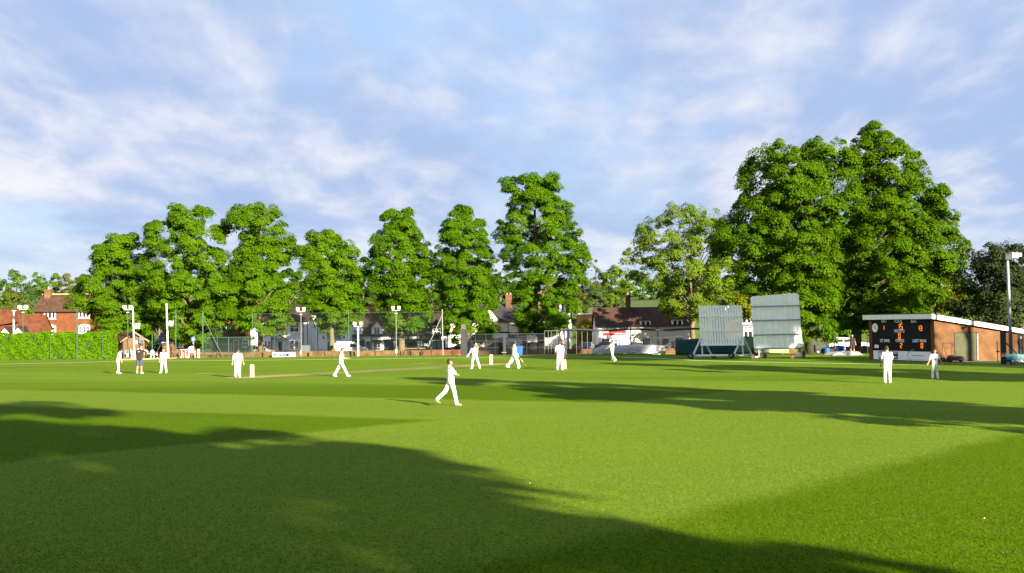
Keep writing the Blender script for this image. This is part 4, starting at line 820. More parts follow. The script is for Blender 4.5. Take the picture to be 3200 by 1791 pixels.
# side wall (local +x face at x=LF): roller shutter
def SU(x): return (x-1003)/(1745-1003)*LD
sy0, sy1 = SU(1190)*.93, SU(1425)*.93; sz = 2.02
q = M(); q.box(LF-.02, sy0, .05, LF+.012, sy1, sz); dr = q.build('recess_shade_panel', mat('recess_shade_colour', (.03, .025, .02), .9, 0), hut)  # near-black slab on the wall face; its colour stands in for shade in the opening
q = M(); nsl = 26
for i in range(nsl):
    z0 = .06+(sz-.14)*i/nsl; z1 = .06+(sz-.14)*(i+1)/nsl; q.add([(LF+.016, sy0+.04, z0), (LF+.016, sy1-.26, z0), (LF+.04, sy1-.26, z0+.02), (LF+.04, sy0+.04, z0+.02), (LF+.04, sy0+.04, z1-.02), (LF+.04, sy1-.26, z1-.02), (LF+.016, sy0+.04, z1), (LF+.016, sy1-.26, z1)], [(0, 1, 2, 3), (3, 2, 5, 4), (4, 5, 7, 6)])
q.build('roller_shutter', mat('olive_shutter', (.10, .105, .055), .6, .12, 2), hut)
M().box(LF+.014, sy1-.2, .06, LF+.05, sy1-.06, sz-.1).build('shutter_guide', mat('weathered_guide', (.25, .22, .20), .8, .3, 3), hut)
M().bar((LF, SU(1270)*.93, 2.32), (LF+.35, SU(1290)*.93, 2.38), .12).build('security_light', BROWN, hut)
struct(M().add([(LF+.0, sy0-.6, .015), (LF+1.4, sy0-.6, .015), (LF+1.4, sy1+.8, .015), (LF, sy1+.8, .015)], [(0, 1, 2, 3)]).build('path', PAVE, None)).matrix_world = Matrix.Translation(A) @ Matrix.Rotation(ang, 4, 'Z')
# ------------------------------------------------------------------ walls, hedge, fences, posts
def brick_wall(name, label, pts, h, m, th=.28, cap=True, pier=0):
    a = pts[0]; t = thing(name, label, 'wall', a); q = M()
    for p, r in zip(pts[:-1], pts[1:]):
        d = (r-p); d.z = 0; n = Vector((-d.y, d.x, 0)).normalized()*th/2; p2 = p-a; r2 = r-a
        q.add([p2-n-Vector((0,0,.2)), r2-n-Vector((0,0,.2)), r2+n-Vector((0,0,.2)), p2+n-Vector((0,0,.2)), p2-n+Vector((0,0,h)), r2-n+Vector((0,0,h)), r2+n+Vector((0,0,h)), p2+n+Vector((0,0,h))], [(0,3,2,1),(4,5,6,7),(0,1,5,4),(1,2,6,5),(2,3,7,6),(3,0,4,7)])
    q.build('wall', m, t)
    d = pts[-1]-a; L_ = d.length; k = int(L_/pier) if pier else 0
    for i in range(k):
        c = d*((i+.5)/k); M().box(c.x-.2, c.y-th/2-.14, -.2, c.x+.2, c.y-th/2+.01, h-.03).build('pier', m, t)
    return t
brick_wall('brick_wall', 'low weathered brick wall below the street limes, blue banner hung on it', [G(612, 143), G(1000, 144), G(1330, 144)], .66, BRKW, pier=5.5)
brick_wall('brick_wall', 'low red brick wall behind the traffic cone and the steel floodlight post', [G(1322, 143.2), G(1452, 143.2)], .66, BRKR, pier=2.2)
brick_wall('brick_wall', 'shaded brick wall behind the dark netting and blue wheelie bin', [G(1470, 143.5), G(1850, 143.5)], .60, BRKD, pier=6)
brick_wall('brick_wall', 'low orange brick wall behind the sight screens and blue barrels', [G(2080, 116), G(2760, 112)], .62, BRKW, pier=5)
# hedge
ha, hb = G(-90, 138), G(348, 138); hh = P(200, 1041, 138).z-ha.z; t = thing('hedge', 'long clipped bright green hedge along the left of the ground', 'hedge', ha)
HW = hb.x-ha.x; M().box(.25, .2, -.1, HW-.25, 2.2, hh-.2).build('hedge_core', mat('hedge_core', (.02, .06, .003), .95, .3, 2), t)
rng = np.random.default_rng(3); pos = []; nrm = []
for (n, f) in ((13000, lambda k: (np.stack([rng.random(k)*HW, rng.random(k)*.15+.1*np.sin(rng.random(k)*6), rng.random(k)*hh], 1), np.tile([0, -1., .25], (k, 1)))), (5000, lambda k: (np.stack([rng.random(k)*HW, rng.random(k)*2.4, hh-.1+rng.random(k)*.16], 1), np.tile([0, 0, 1.], (k, 1)))), (1500, lambda k: (np.stack([HW-rng.random(k)*.2, rng.random(k)*2.3, rng.random(k)*hh], 1), np.tile([1., 0, .2], (k, 1))))):
    a, b_ = f(n); a[:, 1] += .14*np.sin(a[:, 0]*1.9)+.1*np.sin(a[:, 0]*4.3+a[:, 2]*3); a[:, 2] += .05*np.sin(a[:, 0]*1.3); pos.append(a); nrm.append(b_)
pos = np.concatenate(pos); pos[:, 2] *= 1+.035*np.sin(pos[:, 0]*.9)+.03*np.sin(pos[:, 0]*2.3+1); pos[:, 1] -= .12*np.sin(pos[:, 0]*.7)*np.sin(pos[:, 2]*1.5+pos[:, 0]*.4); nrm = unit(np.concatenate(nrm)+rng.normal(size=(len(pos), 3))*.55); tx = unit(np.cross(nrm, rng.normal(size=nrm.shape))); ty = np.cross(nrm, tx); s_ = .22*(.6+.8*rng.random((len(pos), 1)))
quads('foliage', np.stack([pos-tx*s_*.5, pos+ty*s_*.3, pos+tx*s_*.5, pos-ty*s_*.3], 1), HED, t)
STEEL = mat('galvanised_steel', (.26, .27, .27), .55, .08, 3); GREENP = mat('green_post', (.05, .13, .085), .6, .1, 3); WPOLE = mat('white_pole', (.78, .79, .80), .5, .04, 2); DKP = mat('dark_post', (.035, .04, .045), .6, .15, 3)
LAMPW = mat('lamp_white', (.62, .62, .64), .4, .03, 4)
def top_h(px, row, d, g): return P(px, row, d).z-g.z
def flood(label, px, row_top, d, m=GREENP, rad=.045, twin=True, sc_=1.0, lean=0.0, grp='floodlight posts round the ground', low=None):
    g = G(px, d); h = top_h(px, row_top, d, g); t = thing('floodlight_post', label, 'floodlight', g, 0, grp)
    M().tube([(0, 0, -.2), (lean*.5, 0, h*.5), (lean, 0, h-.55*sc_)], [rad*1.15, rad, rad*.9], 8).build('post', m, t)
    M().bar((lean-.48*sc_, 0, h-.5*sc_), (lean+.48*sc_, 0, h-.5*sc_), .06).bar((lean-.16*sc_, 0, h-.85*sc_), (lean+.16*sc_, 0, h-.85*sc_), .07).build('crossbar', LAMPW, t)
    for s in ((-1, 1) if twin else (1,)):
        q = M(); x = lean+s*.37*sc_; w_ = .16*sc_
        q.prismx([(-.3*sc_, h-.34*sc_), (.22*sc_, h-.46*sc_), (.26*sc_, h-.02), (-.2*sc_, h+.0)], x-w_, x+w_); hd = q.build('lamp_head', LAMPW, t)
        M().quad((x-w_*.85, -.302*sc_, h-.30*sc_), (x+w_*.85, -.302*sc_, h-.30*sc_), (x+w_*.85, -.212*sc_, h-.05*sc_), (x-w_*.85, -.212*sc_, h-.05*sc_)).build('lamp_glass', mat('lamp_glass', (.55, .57, .60), .2, 0), hd)
    if low: M().box(lean*.1-.09, -.16, low, lean*.1+.09, -.05, low+.42).build('switch_box', WPOLE, t)
    return t
flood('green twin-headed floodlight post before the left end of the hedge', Z(1, 285, 0)[0], Z(1, 0, 538)[1], 139.5, low=.25)
flood('green twin-headed floodlight post beside the tall white mast and brick hut', Z(2, 285, 0)[0], Z(2, 0, 262)[1], 138, low=.2)
flood('slim grey twin-headed floodlight post right of the blue banner', Z(3, 1241, 0)[0], Z(3, 0, 210)[1], 139, m=STEEL, low=.35)
flood('grey green twin-headed floodlight post left of the knotty lime trunk', Z(4, 920, 0)[0], Z(4, 0, 192)[1], 139, m=STEEL, low=.35)
flood('short white lamp post with two wide heads over the white van bonnet', Z(4, 305, 0)[0], Z(4, 0, 445)[1], 142, m=WPOLE, rad=.1, sc_=1.1)
def mast(label, px, row_top, d, lamp=None, side=1, rad=.07):
    g = G(px, d); h = top_h(px, row_top, d, g); t = thing('floodlight_mast', label, 'mast', g, 0, 'white masts by the picnic tables')
    M().tube([(.22, 0, -.2), (.1, 0, h*.5), (0, 0, h)], [rad*1.3, rad*1.1, rad], 10).build('post', WPOLE, t)
    if lamp:
        z_ = top_h(px, lamp, d, g); q = M(); q.prismx([(-.32, z_-.3), (-.05, z_-.38), (.2, z_+.35), (-.12, z_+.3)], side*.35, side*.35+.5); q.bar((.08, 0, z_), (side*.4, 0, z_), .06); q.build('lamp_head', LAMPW, t)
mast('white mast with one low lamp beside the green floodlight post and brick hut', Z(2, 360, 0)[0], Z(2, 0, 295)[1], 139, Z(2, 0, 572)[1], 1)
mast('tallest white mast, its single lamp halfway up, by the plastic chairs', Z(2, 866, 0)[0], Z(2, 0, 232)[1], 139, Z(2, 0, 535)[1], 1, .085)
g = G(Z(1, 36, 0)[0], 139.5); h = top_h(Z(1, 36, 0)[0], Z(1, 0, 598)[1], 139.5, g); t = thing('lamp_post', 'white lamp post with flat lantern behind the hedge at the left edge', 'lamp post', g+Vector((0, 3, 0)))
M().tube([(0, 0, -.2), (0, 0, h-.15)], [.1, .09], 10).build('post', WPOLE, t); M().lathe([(.12, h-.2), (.2, h-.1), (.3, h-.05), (.3, h)], n=12).build('lantern', LAMPW, t)
# right-edge floodlight
d = 74; g = G(3161, d); h = top_h(3144, 812, d, g); t = thing('floodlight_mast', 'tall grey steel floodlight mast by the turquoise board at the right edge', 'mast', g)
lx = (P(3148, 812, d).x-g.x)
M().tube([(0, 0, -.2), (lx*.5, 0, h*.5), (lx, 0, h)], [.125, .11, .095], 12).build('post', mat('mast_steel', (.34, .36, .40), .4, .08, 3, metal=.4), t)
hd = M().box(lx-.22, -.25, h+.0, lx+.2, .25, h+.42).build('lamp_housing', DKP, t); M().prismx([(-.25, h+.1), (.25, h+.1), (.22, h+.5), (-.22, h+.46)], lx+.22, lx+.6).prismx([(-.2, h+.2), (.2, h+.2), (.18, h+.46), (-.18, h+.42)], lx+.6, lx+.85).build('lamp_shade', LAMPW, hd)
# green court fence on the left: tall posts, braces, netting
NET = netmat('green_netting', (.03, .05, .045), .30); NETD = netmat('black_netting', (.015, .017, .02), .42); NETL = netmat('fine_netting', (.05, .07, .06), .07)
def post(name, label, cat, px, d, row_top, m, r=.05, grp=None, brace=None, px2=None):
    g = G(px, d); h = top_h(px, row_top, d, g); lx = (P(px2, row_top, d).x-g.x) if px2 else 0; t = thing(name, label, cat, g, 0, grp)
    M().tube([(0, 0, -.2), (lx, 0, h)], r, 8).build('post', m, t); M().ell((lx, 0, h), (r*1.3, r*1.3, r*1.3), 6, 5).build('post_cap', m, t)
    if brace:
        (bx, by), (ex, ey) = brace; A_ = P(bx, by, d)-g; B_ = P(ex, ey, d)-g; M().tube([A_, B_], r*.7, 6).build('brace', m, t)
    return t
GP = 'tall green netting posts'
post('netting_post', 'thin green post in front of the hedge below the house left window', 'post', Z(1, 627, 0)[0], 137.6, Z(1, 0, 930)[1], GREENP, .035, GP)
post('netting_post', 'tall green post before the hedge and the house right-hand windows', 'post', Z(1, 961, 0)[0], 137.6, Z(1, 0, 590)[1], GREENP, .055, GP)
post('netting_post', 'green post before the right end of the hedge', 'post', Z(1, 1285, 0)[0], 137.6, Z(1, 0, 900)[1], GREENP, .035, GP)
post('netting_post', 'short green post with brace before the picnic tables', 'post', Z(2, 652, 0)[0], 138, Z(2, 0, 710)[1], GREENP, .05, GP, (Z(2, 772, 865), Z(2, 690, 1020)))
post('netting_post', 'tall bright green post with white fittings and a brace to the white mast', 'post', Z(2, 1006, 0)[0], 138, Z(2, 0, 330)[1], GREENP, .06, GP, (Z(2, 998, 410), Z(2, 870, 655)))
post('netting_post', 'tall green corner post with long brace sloping right, beside the road sign', 'post', Z(2, 1412, 0)[0], 137, Z(2, 0, 360)[1], GREENP, .07, GP, (Z(2, 1420, 440), Z(2, 1735, 1075)))
post('netting_post', 'tall green post standing left of the third lime trunk', 'post', Z(3, 458, 0)[0], 138, Z(3, 0, 280)[1], GREENP, .05, GP)
post('netting_post', 'tall green post right of the white shop, behind the walking fielder', 'post', Z(3, 2006, 0)[0], 138, Z(3, 0, 265)[1], GREENP, .05, GP)
post('netting_post', 'grey steel post with long brace sloping left, before the blue shop window', 'post', Z(4, 1670, 0)[0], 137, Z(4, 0, 250)[1], STEEL, .07, GP, (Z(4, 1655, 335), Z(4, 1425, 850)), Z(4, 1657, 0)[0])
def fence(name, label, pxs, d, row_top, row_bot, m, net, r=.04, rails=1, cat='fence', posts=None):
    g = G(pxs[0], d); t = thing(name, label, cat, g); zb = 0
    A_ = P(pxs[0], row_top, d)-g; B_ = P(pxs[1], row_top, d)-g; A_.z = B_.z = (A_.z+B_.z)/2; hz0 = A_.z
    q = M()
    for i in range(rails): q.bar((A_.x, 0, hz0-(hz0-.1)*i/max(1, rails)), (B_.x, 0, hz0-(hz0-.1)*i/max(1, rails)), r*1.5)
    q.build('rail', m, t)
    for px in (posts or np.linspace(pxs[0], pxs[1], max(2, int((B_.x-A_.x)/3)+1))):
        x = P(px, 1080, d).x-g.x; M().tube([(x, 0, -.2), (x, 0, hz0)], r, 6).build('post', m, t)
    if net: M().quad((A_.x, .05, .02), (B_.x, .05, .02), (B_.x, .05, hz0), (A_.x, .05, hz0)).build('netting', net, t)
    return t
fence('court_fence', 'green mesh court fence right of the braced corner post', (Z(2, 1412, 0)[0], Z(3, 440, 0)[0]), 137.4, Z(2, 0, 742)[1], 0, GREENP, NET, posts=[Z(2, v, 0)[0] for v in (1630, 1800)]+[Z(3, 72, 0)[0], Z(3, 440, 0)[0]])
fence('ball_netting', 'very fine high netting strung along the street boundary', (Z(3, 458, 0)[0], Z(4, 1657, 0)[0]), 138.2, Z(3, 0, 295)[1], 0, mat('net_wire', (.12, .14, .13), .6, 0), NETL, .012, posts=[Z(3, 458, 0)[0]])
def railing(label, px0, px1, d, row_top, seed):
    g = G(px0, d); t = thing('guard_railing', label, 'railing', g, 0, 'black guard railings along the street'); W_ = G(px1, d).x-g.x; h = top_h(px0, row_top, d, g); q = M()
    q.box(0, -.02, h-.05, W_, .02, h).box(0, -.02, h*.45, W_, .02, h*.45+.035).box(0, -.02, .1, W_, .02, .14)
    n = int(W_/.16)
    for i in range(n): q.box(i*W_/n, -.012, .14, i*W_/n+.022, .012, h-.05)
    q.build('bars', DKP, t)
    for i in range(int(W_/2)+1): x = W_*i/max(1, int(W_/2)); M().box(x-.04, -.04, -.1, x+.04, .04, h+.05).build('post', DKP, t)
railing('black guard railing behind the green court fence, left of the court corner', Z(2, 1250, 0)[0], Z(3, 425, 0)[0], 150.5, Z(2, 0, 845)[1], 1)
railing('black guard railing behind the picnic tables', Z(2, 520, 0)[0], Z(2, 705, 0)[0], 150.5, Z(2, 0, 850)[1], 2)
railing('black guard railing in front of the white shop', Z(3, 1480, 0)[0], Z(3, 1800, 0)[0], 150.5, Z(3, 0, 765)[1], 3)
railing('grey guard railing behind the rain cover, before the red-sign cottages', Z(6, 780, 0)[0], Z(6, 1800, 0)[0], 150.5, Z(6, 0, 800)[1], 4)
# nets cage
bar_m = mat('black_cage_bar', (.02, .02, .022), .6, 0)
t = fence('cricket_net_cage', 'black practice net cage with a thick sagging top bar before the gabled white hall', (Z(5, 1452, 0)[0], 2195), 121, Z(5, 0, 632)[1], 0, mat('dull_steel', (.16, .16, .16), .6, .1, 3), None, .035, posts=[Z(5, v, 0)[0] for v in (1452, 1507, 1552, 1636)]+[Z(6, v, 0)[0] for v in (213, 303, 390, 474)])
g = t.location; q = M(); pts = []
for i in range(18):
    px = Z(5, 1700, 0)[0]+(2200-Z(5, 1700, 0)[0])*i/17; p = P(px, 1032-2*math.sin(i*.9)-.002*(px-1750)*3, 120.8)-g; pts.append(p)
q.tube(pts, .11, 7); q.build('rolled_net', bar_m, t)
a = P(Z(5, 1452, 0)[0], 1085, 121.2)-g; b2 = P(1862, 1085, 121.2)-g; hh = P(Z(5, 1452, 0)[0], Z(5, 0, 632)[1], 121).z-g.z
M().quad((a.x, .15, 0), (b2.x, .15, 0), (b2.x, .15, hh-.05), (a.x, .15, hh-.05)).build('netting', netmat('cage_netting', (.01, .012, .012), .12), t)
fence('black_mesh_fence', 'black mesh fence with square panels in front of the cream shops', (Z(5, 270, 0)[0], Z(5, 1452, 0)[0]), 124, Z(5, 0, 692)[1], 0, DKP, NETD, .035, 3, posts=[Z(5, v, 0)[0] for v in (270, 345, 410, 565, 705, 1050, 1180)])
g = G(Z(5, 850, 0)[0], 123.4); t = thing('steel_post', 'thick dark steel post of the mesh fence, left of the blue wheelie bin', 'post', g); h = top_h(Z(5, 850, 0)[0], Z(5, 0, 690)[1], 123.4, g); M().box(-.13, -.13, -.2, .13, .13, h).build('post', DKP, t); M().box(-.3, -.3, .28, .2, .3, .36).build('bracket', STEEL, t)
g = G(Z(5, 232, 0)[0], 123); t = thing('gate_post', 'tall dark double gate post with mesh panel right of the traffic cone', 'post', g); h = top_h(Z(5, 232, 0)[0], Z(5, 0, 550)[1], 123, g)
h2 = top_h(0, Z(5, 0, 690)[1], 123, g)
M().box(-.22, -.12, -.2, .24, .12, h).build('post', mat('weathered_post', (.13, .12, .105), .9, .2, 3), t); M().box(-.3, -.2, 0, .26, -.13, h2).build('gate_panel', DKP, t); M().box(.3, -.1, -.1, .42, .1, h2*1.02).build('gate_frame', DKP, t)
# black wall of the score box netting on the right edge
g = G(Z(8, 1690, 0)[0], 73.5); t = thing('net_screen', 'tall dark net screen post with diagonal brace right of the yellow hose', 'screen', g); h = top_h(Z(8, 1680, 0)[0], Z(8, 0, 852)[1], 73.5, g)
M().box(-.22, -.05, -.1, .12, .05, h).build('post', DKP, t); M().tube([(.05, 0, h*.66), (1.05, .3, h*.25)], .035, 6).build('brace', DKP, t)
M().quad((.12, .06, 0), (3.2, 1.2, 0), (3.2, 1.2, h), (.12, .06, h)).build('netting', netmat('screen_netting', (.012, .014, .016), .45), t)
for i, px in enumerate((Z(8, 1625, 0)[0],)):
    g = G(px, 75); t = thing('crowd_stake', 'thin rusty stake standing before the hut side wall', 'stake', g); h = top_h(px, Z(8, 0, 957)[1], 75, g); M().tube([(0, 0, -.1), (-.02, 0, h)], .025, 6).box(-.1, -.03, .75, .12, .03, .82).build('stake', mat('rust', (.10, .05, .03), .9, .2, 4), t)
for px, lb in ((Z(8, 25, 0)[0], 'thin dark post beside the blue lying barrel'), (Z(8, 362, 0)[0]-4, 'thin dark post at the left corner of the scoreboard hut')):
    g = G(px, 100); t = thing('netting_post', lb, 'post', g, 0); h = top_h(px, 1040, 100, g); M().tube([(0, 0, -.1), (0, 0, h)], .045, 6).build('post', DKP, t)
# turquoise board
d = 73; a, c = PG(3146, 1151), None; g = Vector(P(3146, 1133, d)); g.z = 0; t = thing('advert_board', 'turquoise and navy advertising board with pale round lettering at the right edge', 'board', g, math.radians(-4))
z0, z1, zb = P(3146, 1133, d).z, P(3146, 1107, d).z, P(3146, 1127, d).z
M().box(0, -.03, z0, 3.4, .02, z1).build('board', mat('turquoise_board', (.012, .17, .22), .5, .04, 2), t)
M().box(-.001, -.036, z0, 3.4, -.0305, z0+.2).build('navy_band', mat('navy_band', (.02, .035, .19), .5, .03, 2), t); M().box(0, -.037, z0+.2, 3.4, -.0306, z0+.235).build('pale_rule', mat('pale_turquoise', (.20, .40, .42), .6, 0), t)
text('lettering', 'be', .42, MATS['pale_turquoise'], t, (.86, -.045, z0+.27), ext=.004)
q = M(); x = .28
for r_ in range(2):
    x = .3
    for i in range(7): q.box(x, -.042, z0+.03+.08*r_, x+.12+.05*((i*3+r_) % 3), -.0365, z0+.075+.08*r_); x += .2+.05*((i*3+r_) % 3)
q.build('lettering', LET, t)
for x in (.3, 3.1): M().box(x-.03, .021, -.1, x+.03, .08, z1).build('post', DKP, t)
# blue banner on the wall
a = P(Z(3, 775, 0)[0], 1117, 143); zc = [P(Z(3, 960, 0)[0], Z(3, 0, v)[1], 142.4).z for v in (1008, 938)]
b0 = P(Z(3, 775, 0)[0], 1110, 142.4); b1 = P(Z(3, 1143, 0)[0], 1110, 142.4); g = Vector((b0.x, 142.55, zc[0])); t = thing('banner', 'white and blue sponsor banner hanging on the low brick wall', 'banner', g, 0); W_ = b1.x-b0.x; Hb = zc[1]-zc[0]
M().box(0, -.02, 0, W_, .01, Hb).build('cloth', mat('banner_white', (.80, .80, .80), .7, .03, 2), t); M().box(.1, -.03, .1, W_*.73, -.021, Hb-.12).build('blue_print', mat('banner_blue', (.035, .035, .30), .6, .05, 2), t)
q = M(); rr = random.Random(8)
for row, (z0, z1, xa, xb) in enumerate(((.76, .83, .1, .9), (.46, .58, .18, .86), (.17, .22, .1, .9))):
    x = .1+W_*.63*xa
    while x < .1+W_*.6*xb: w_ = rr.uniform(.25, .6); q.box(x, -.037, .1+(Hb-.22)*z0, min(x+w_, .1+W_*.62*xb), -.031, .1+(Hb-.22)*z1); x += w_+.16
q.build('lettering', WPOLE, t); M().box(W_*.82, -.025, Hb*.6, W_*.91, -.021, Hb*.66).build('small_print', GRW, t)
# signs
g = G(Z(2, 497, 0)[0], 142); z = lambda y: P(Z(2, 497, 0)[0], Z(2, 0, y)[1], 142).z-g.z; t = thing('road_sign', 'grey back of a round road sign with oblong plate below', 'sign', g)
M().tube([(0, 0, -.2), (0, 0, z(730))], .045, 7).build('post', STEEL, t); M().disc((0, -.05, z(768)), .37, .03).build('sign_disc', mat('sign_back', (.16, .18, .175), .6, .05, 3), t); M().box(-.36, -.08, z(832), .36, -.05, z(802)).build('sign_plate', MATS['sign_back'], t)
g = G(Z(2, 1272, 0)[0], 144); t = thing('road_sign', 'blue square no through road sign with white stem and red bar', 'sign', g); z = lambda y: P(Z(2, 1272, 0)[0], Z(2, 0, y)[1], 144).z-g.z
M().tube([(.06, 0, -.2), (0, 0, z(730))], .045, 7).build('post', STEEL, t); q0, q1 = z(797), z(738); mz = q1-q0; hw = mz/2
pl = M().box(-hw, -.08, q0, hw, -.05, q1).build('sign_plate', mat('sign_blue', (.03, .16, .62), .5, 0), t); M().box(-hw*.2, -.095, q0+.08*mz, hw*.2, -.081, q0+.72*mz).build('symbol', WPOLE, pl); M().box(-hw*.55, -.1, q0+.68*mz, hw*.55, -.082, q0+.88*mz).build('red_bar', REDS, pl)
M().box(-.08, -.12, z(840), .1, -.05, z(815)).build('sign_plate', STEEL, t)
# cone, bin, bench
g = G(Z(5, 205, 0)[0], 137); t = thing('traffic_cone', 'orange traffic cone at the foot of the gate post', 'cone', g); h = top_h(0, Z(5, 0, 940)[1], 137, g); ORG = mat('cone_orange', (.75, .13, .025), .55, .05, 3)
M().lathe([(.24, .05), (.2, .1), (.06, h-.02), (.04, h)], n=14).build('cone', ORG, t); M().box(-.32, -.32, 0, .32, .32, .05).build('base', ORG, t)
g = G(Z(5, 1074, 0)[0], 118.5); t = thing('wheelie_bin', 'bright blue wheelie bin behind the walking batsman', 'bin', g); t.scale = (.66, .75, .76); BIN = mat('bin_blue', (.012, .13, .57), .45, .05, 3)
M().prism([(-.42, .08), (.42, .08), (.54, 1.18), (-.54, 1.18)], -.45, .4).build('body', BIN, t); M().prismx([(-.52, 1.19), (.47, 1.19), (.47, 1.24), (.3, 1.33), (-.5, 1.27)], -.58, .58).build('lid', BIN, t)
for s in (-.44, .44): M().prismx([(.38+.12*math.cos(i*PI/6), .12+.12*math.sin(i*PI/6)) for i in range(12)], s-.04, s+.04).build('wheel', DKP, t)
g = G(Z(4, 1210, 0)[0], 140); t = thing('bench', 'plain dark wooden bench under the knotty lime trunk', 'bench', g); BW = mat('bench_wood', (.20, .16, .09), .9, .25, 4, bump=.4); z1 = top_h(0, Z(4, 0, 932)[1], 140, g); w0 = P(Z(4, 1065, 0)[0], 1105, 140).x-g.x; w1 = P(Z(4, 1385, 0)[0], 1105, 140).x-g.x
M().box(w0, -.25, z1-.12, w1, .25, z1).build('seat', BW, t)
for x in (w0+.35, w1-.45): M().box(x-.1, -.2, -.05, x+.1, .2, z1-.121).build('leg', mat('bench_leg', (.05, .04, .03), .9, .2, 3), t)
g = G(Z(3, 1322, 0)[0], 152); t = thing('litter_bin', 'dark grey green commercial bin before the grey shop window', 'bin', g); z1 = top_h(0, Z(3, 0, 855)[1], 152, g); M().box(-.55, -.4, 0, .55, .4, z1-.12).build('body', mat('bin_grey', (.12, .16, .165), .6, .1, 3), t); M().prismx([(-.45, z1-.119), (.45, z1-.119), (.4, z1), (-.4, z1-.05)], -.6, .6).build('lid', DKP, t)
# brick hut at hedge end
g = G(Z(2, 215, 0)[0], 141, 1110); t = thing('brick_hut', 'small brown brick hut with tiled gabled roof at the end of the hedge', 'hut', g, math.radians(38)); He = top_h(0, Z(2, 0, 795)[1], 141, g); Hr = top_h(0, Z(2, 0, 716)[1], 141, g)+.15
BRH = brick('hut_brick', (.21, .12, .066), (.165, .09, .05), (.2, .15, .1))
hw_, hd_ = 2.6, 3.6
M().prism([(0, -.2), (hw_, -.2), (hw_, He), (hw_/2, Hr), (0, He)], 0, hd_).build('wall', BRH, t)
q = M(); kk = (Hr-He)/(hw_/2); q.slab([(-.5, -.35, He-.5*kk+.05), (hw_/2, -.35, Hr+.1), (hw_/2, hd_+.3, Hr+.1), (-.5, hd_+.3, He-.5*kk+.05)], (-kk, 0, 1), .12); q.slab([(hw_/2, -.352, Hr+.1), (hw_+.5, -.35, He-.5*kk+.05), (hw_+.5, hd_+.3, He-.5*kk+.05), (hw_/2, hd_+.3, Hr+.1)], (kk, 0, 1), .12); rf = q.build('roof', TILE, t)
q = M(); q.bar((-.5, -.4, He-.5*kk), (hw_/2, -.4, Hr+.05), .05, .18).bar((hw_/2+.01, -.4, Hr+.05), (hw_+.5, -.4, He-.5*kk), .05, .18); q.build('bargeboard', mat('pink_board', (.30, .20, .14), .8, .1, 2), rf)
M().box(1.5, -.04, He-.55, 1.75, -.002, He-.15).build('wall_light', CREAM, t); M().box(-.03, .3, 0, -.002, 2.9, He-.35).build('shutter', mat('hut_shutter', (.07, .06, .055), .8, .2, 4), t)
# picnic furniture
WOODP = mat('picnic_wood', (.22, .13, .075), .9, .2, 5); WPL = mat('white_plastic', (.78, .78, .74), .5, .03, 3)
def picnic(px, d, label, rz, m=WOODP):
    t = thing('picnic_table', label, 'table', G(px, d), rz, 'picnic tables by the court'); M().box(-.9, -.38, .7, .9, .38, .76).build('table_top', m, t)
    for s in (-1, 1): M().box(-.9, s*.75-.13, .42, .9, s*.75+.13, .47).build('seat', m, t)
    for x in (-.65, .65):
        for s in (-1, 1): M().bar((x, s*.3, .69), (x, s*.72, 0), .09).build('leg', m, t)
        M().box(x-.04, -.7, .34, x+.04, .7, .415).build('stretcher', m, t)
def pchair(px, d, label, rz, m=WPL, s=1.0):
    t = thing('plastic_chair', label, 'chair', G(px, d), rz, 'garden chairs by the court'); M().box(-.25*s, -.25*s, .41*s, .25*s, .25*s, .46*s).build('seat', m, t)
    k = 10; M().prism([(-.25*s, .46*s)]+[(-.27*s*math.cos(PI*i/k), .68*s+.27*s*math.sin(PI*i/k)) for i in range(k+1)]+[(.25*s, .46*s)], .21*s, .27*s).build('backrest', m, t)
    for x in (-.23, .23):
        for y in (-.22, .23): M().bar((x*s*1.1, y*s*1.1, 0), (x*s, y*s, .41*s), .06*s).build('leg', m, t)
        M().box(x*s-.03, -.25*s, .62*s, x*s+.03, .22*s, .66*s).bar((x*s, -.22*s, .46*s), (x*s, -.22*s, .62*s), .04*s).build('armrest', m, t)
picnic(Z(2, 600, 0)[0], 143, 'picnic table behind the man in the black shirt', .2); picnic(Z(2, 730, 0)[0], 142.5, 'picnic table left of the boy with the outstretched arm', -.3); picnic(Z(2, 950, 0)[0], 142.5, 'picnic table between the tallest mast and the bright green post', .1)
pchair(Z(2, 345, 0)[0], 141, 'white plastic chair before the right wall of the brick hut', 2.6, s=1.25); pchair(Z(2, 265, 0)[0], 140.8, 'dark grey plastic chair leaning against the brick hut', .3, mat('grey_plastic', (.12, .15, .17), .5, .05, 3), 1.2)
pchair(Z(2, 1245, 0)[0], 140, 'large white plastic chair under the road sign, back to the field', PI+.2, s=1.5); pchair(Z(2, 680, 0)[0], 142, 'white plastic chair among the picnic tables', 1.2, s=1.1); pchair(Z(2, 555, 0)[0], 143.5, 'white plastic chair behind the outstretched arm of the black-shirted man', .4, s=1.1)
t = thing('plastic_table', 'white plastic garden table beside the large white chair', 'table', G(Z(2, 1140, 0)[0], 140.5), .1); M().lathe([(.62, .98), (.64, 1.0), (.64, 1.04), (.6, 1.05)], n=18).build('table_top', WPL, t)
for a_ in (.5, 2.1, 3.7, 5.2): M().tube([(.42*math.cos(a_), .42*math.sin(a_), .98), (.3*math.cos(a_), .3*math.sin(a_), .5), (.5*math.cos(a_), .5*math.sin(a_), 0)], .05, 6).build('leg', WPL, t)
g = G(Z(2, 1030, 0)[0], 144); t = thing('wooden_fence', 'red brown board fence behind the white garden furniture', 'fence', g); W_ = G(Z(2, 1345, 0)[0], 144).x-g.x; h = top_h(0, Z(2, 0, 955)[1], 144, g); q = M()
for i in range(16): q.box(W_*i/16, -.02-.01*(i % 2), 0, W_*(i+1)/16-.03, .02, h-.03*(i % 3))
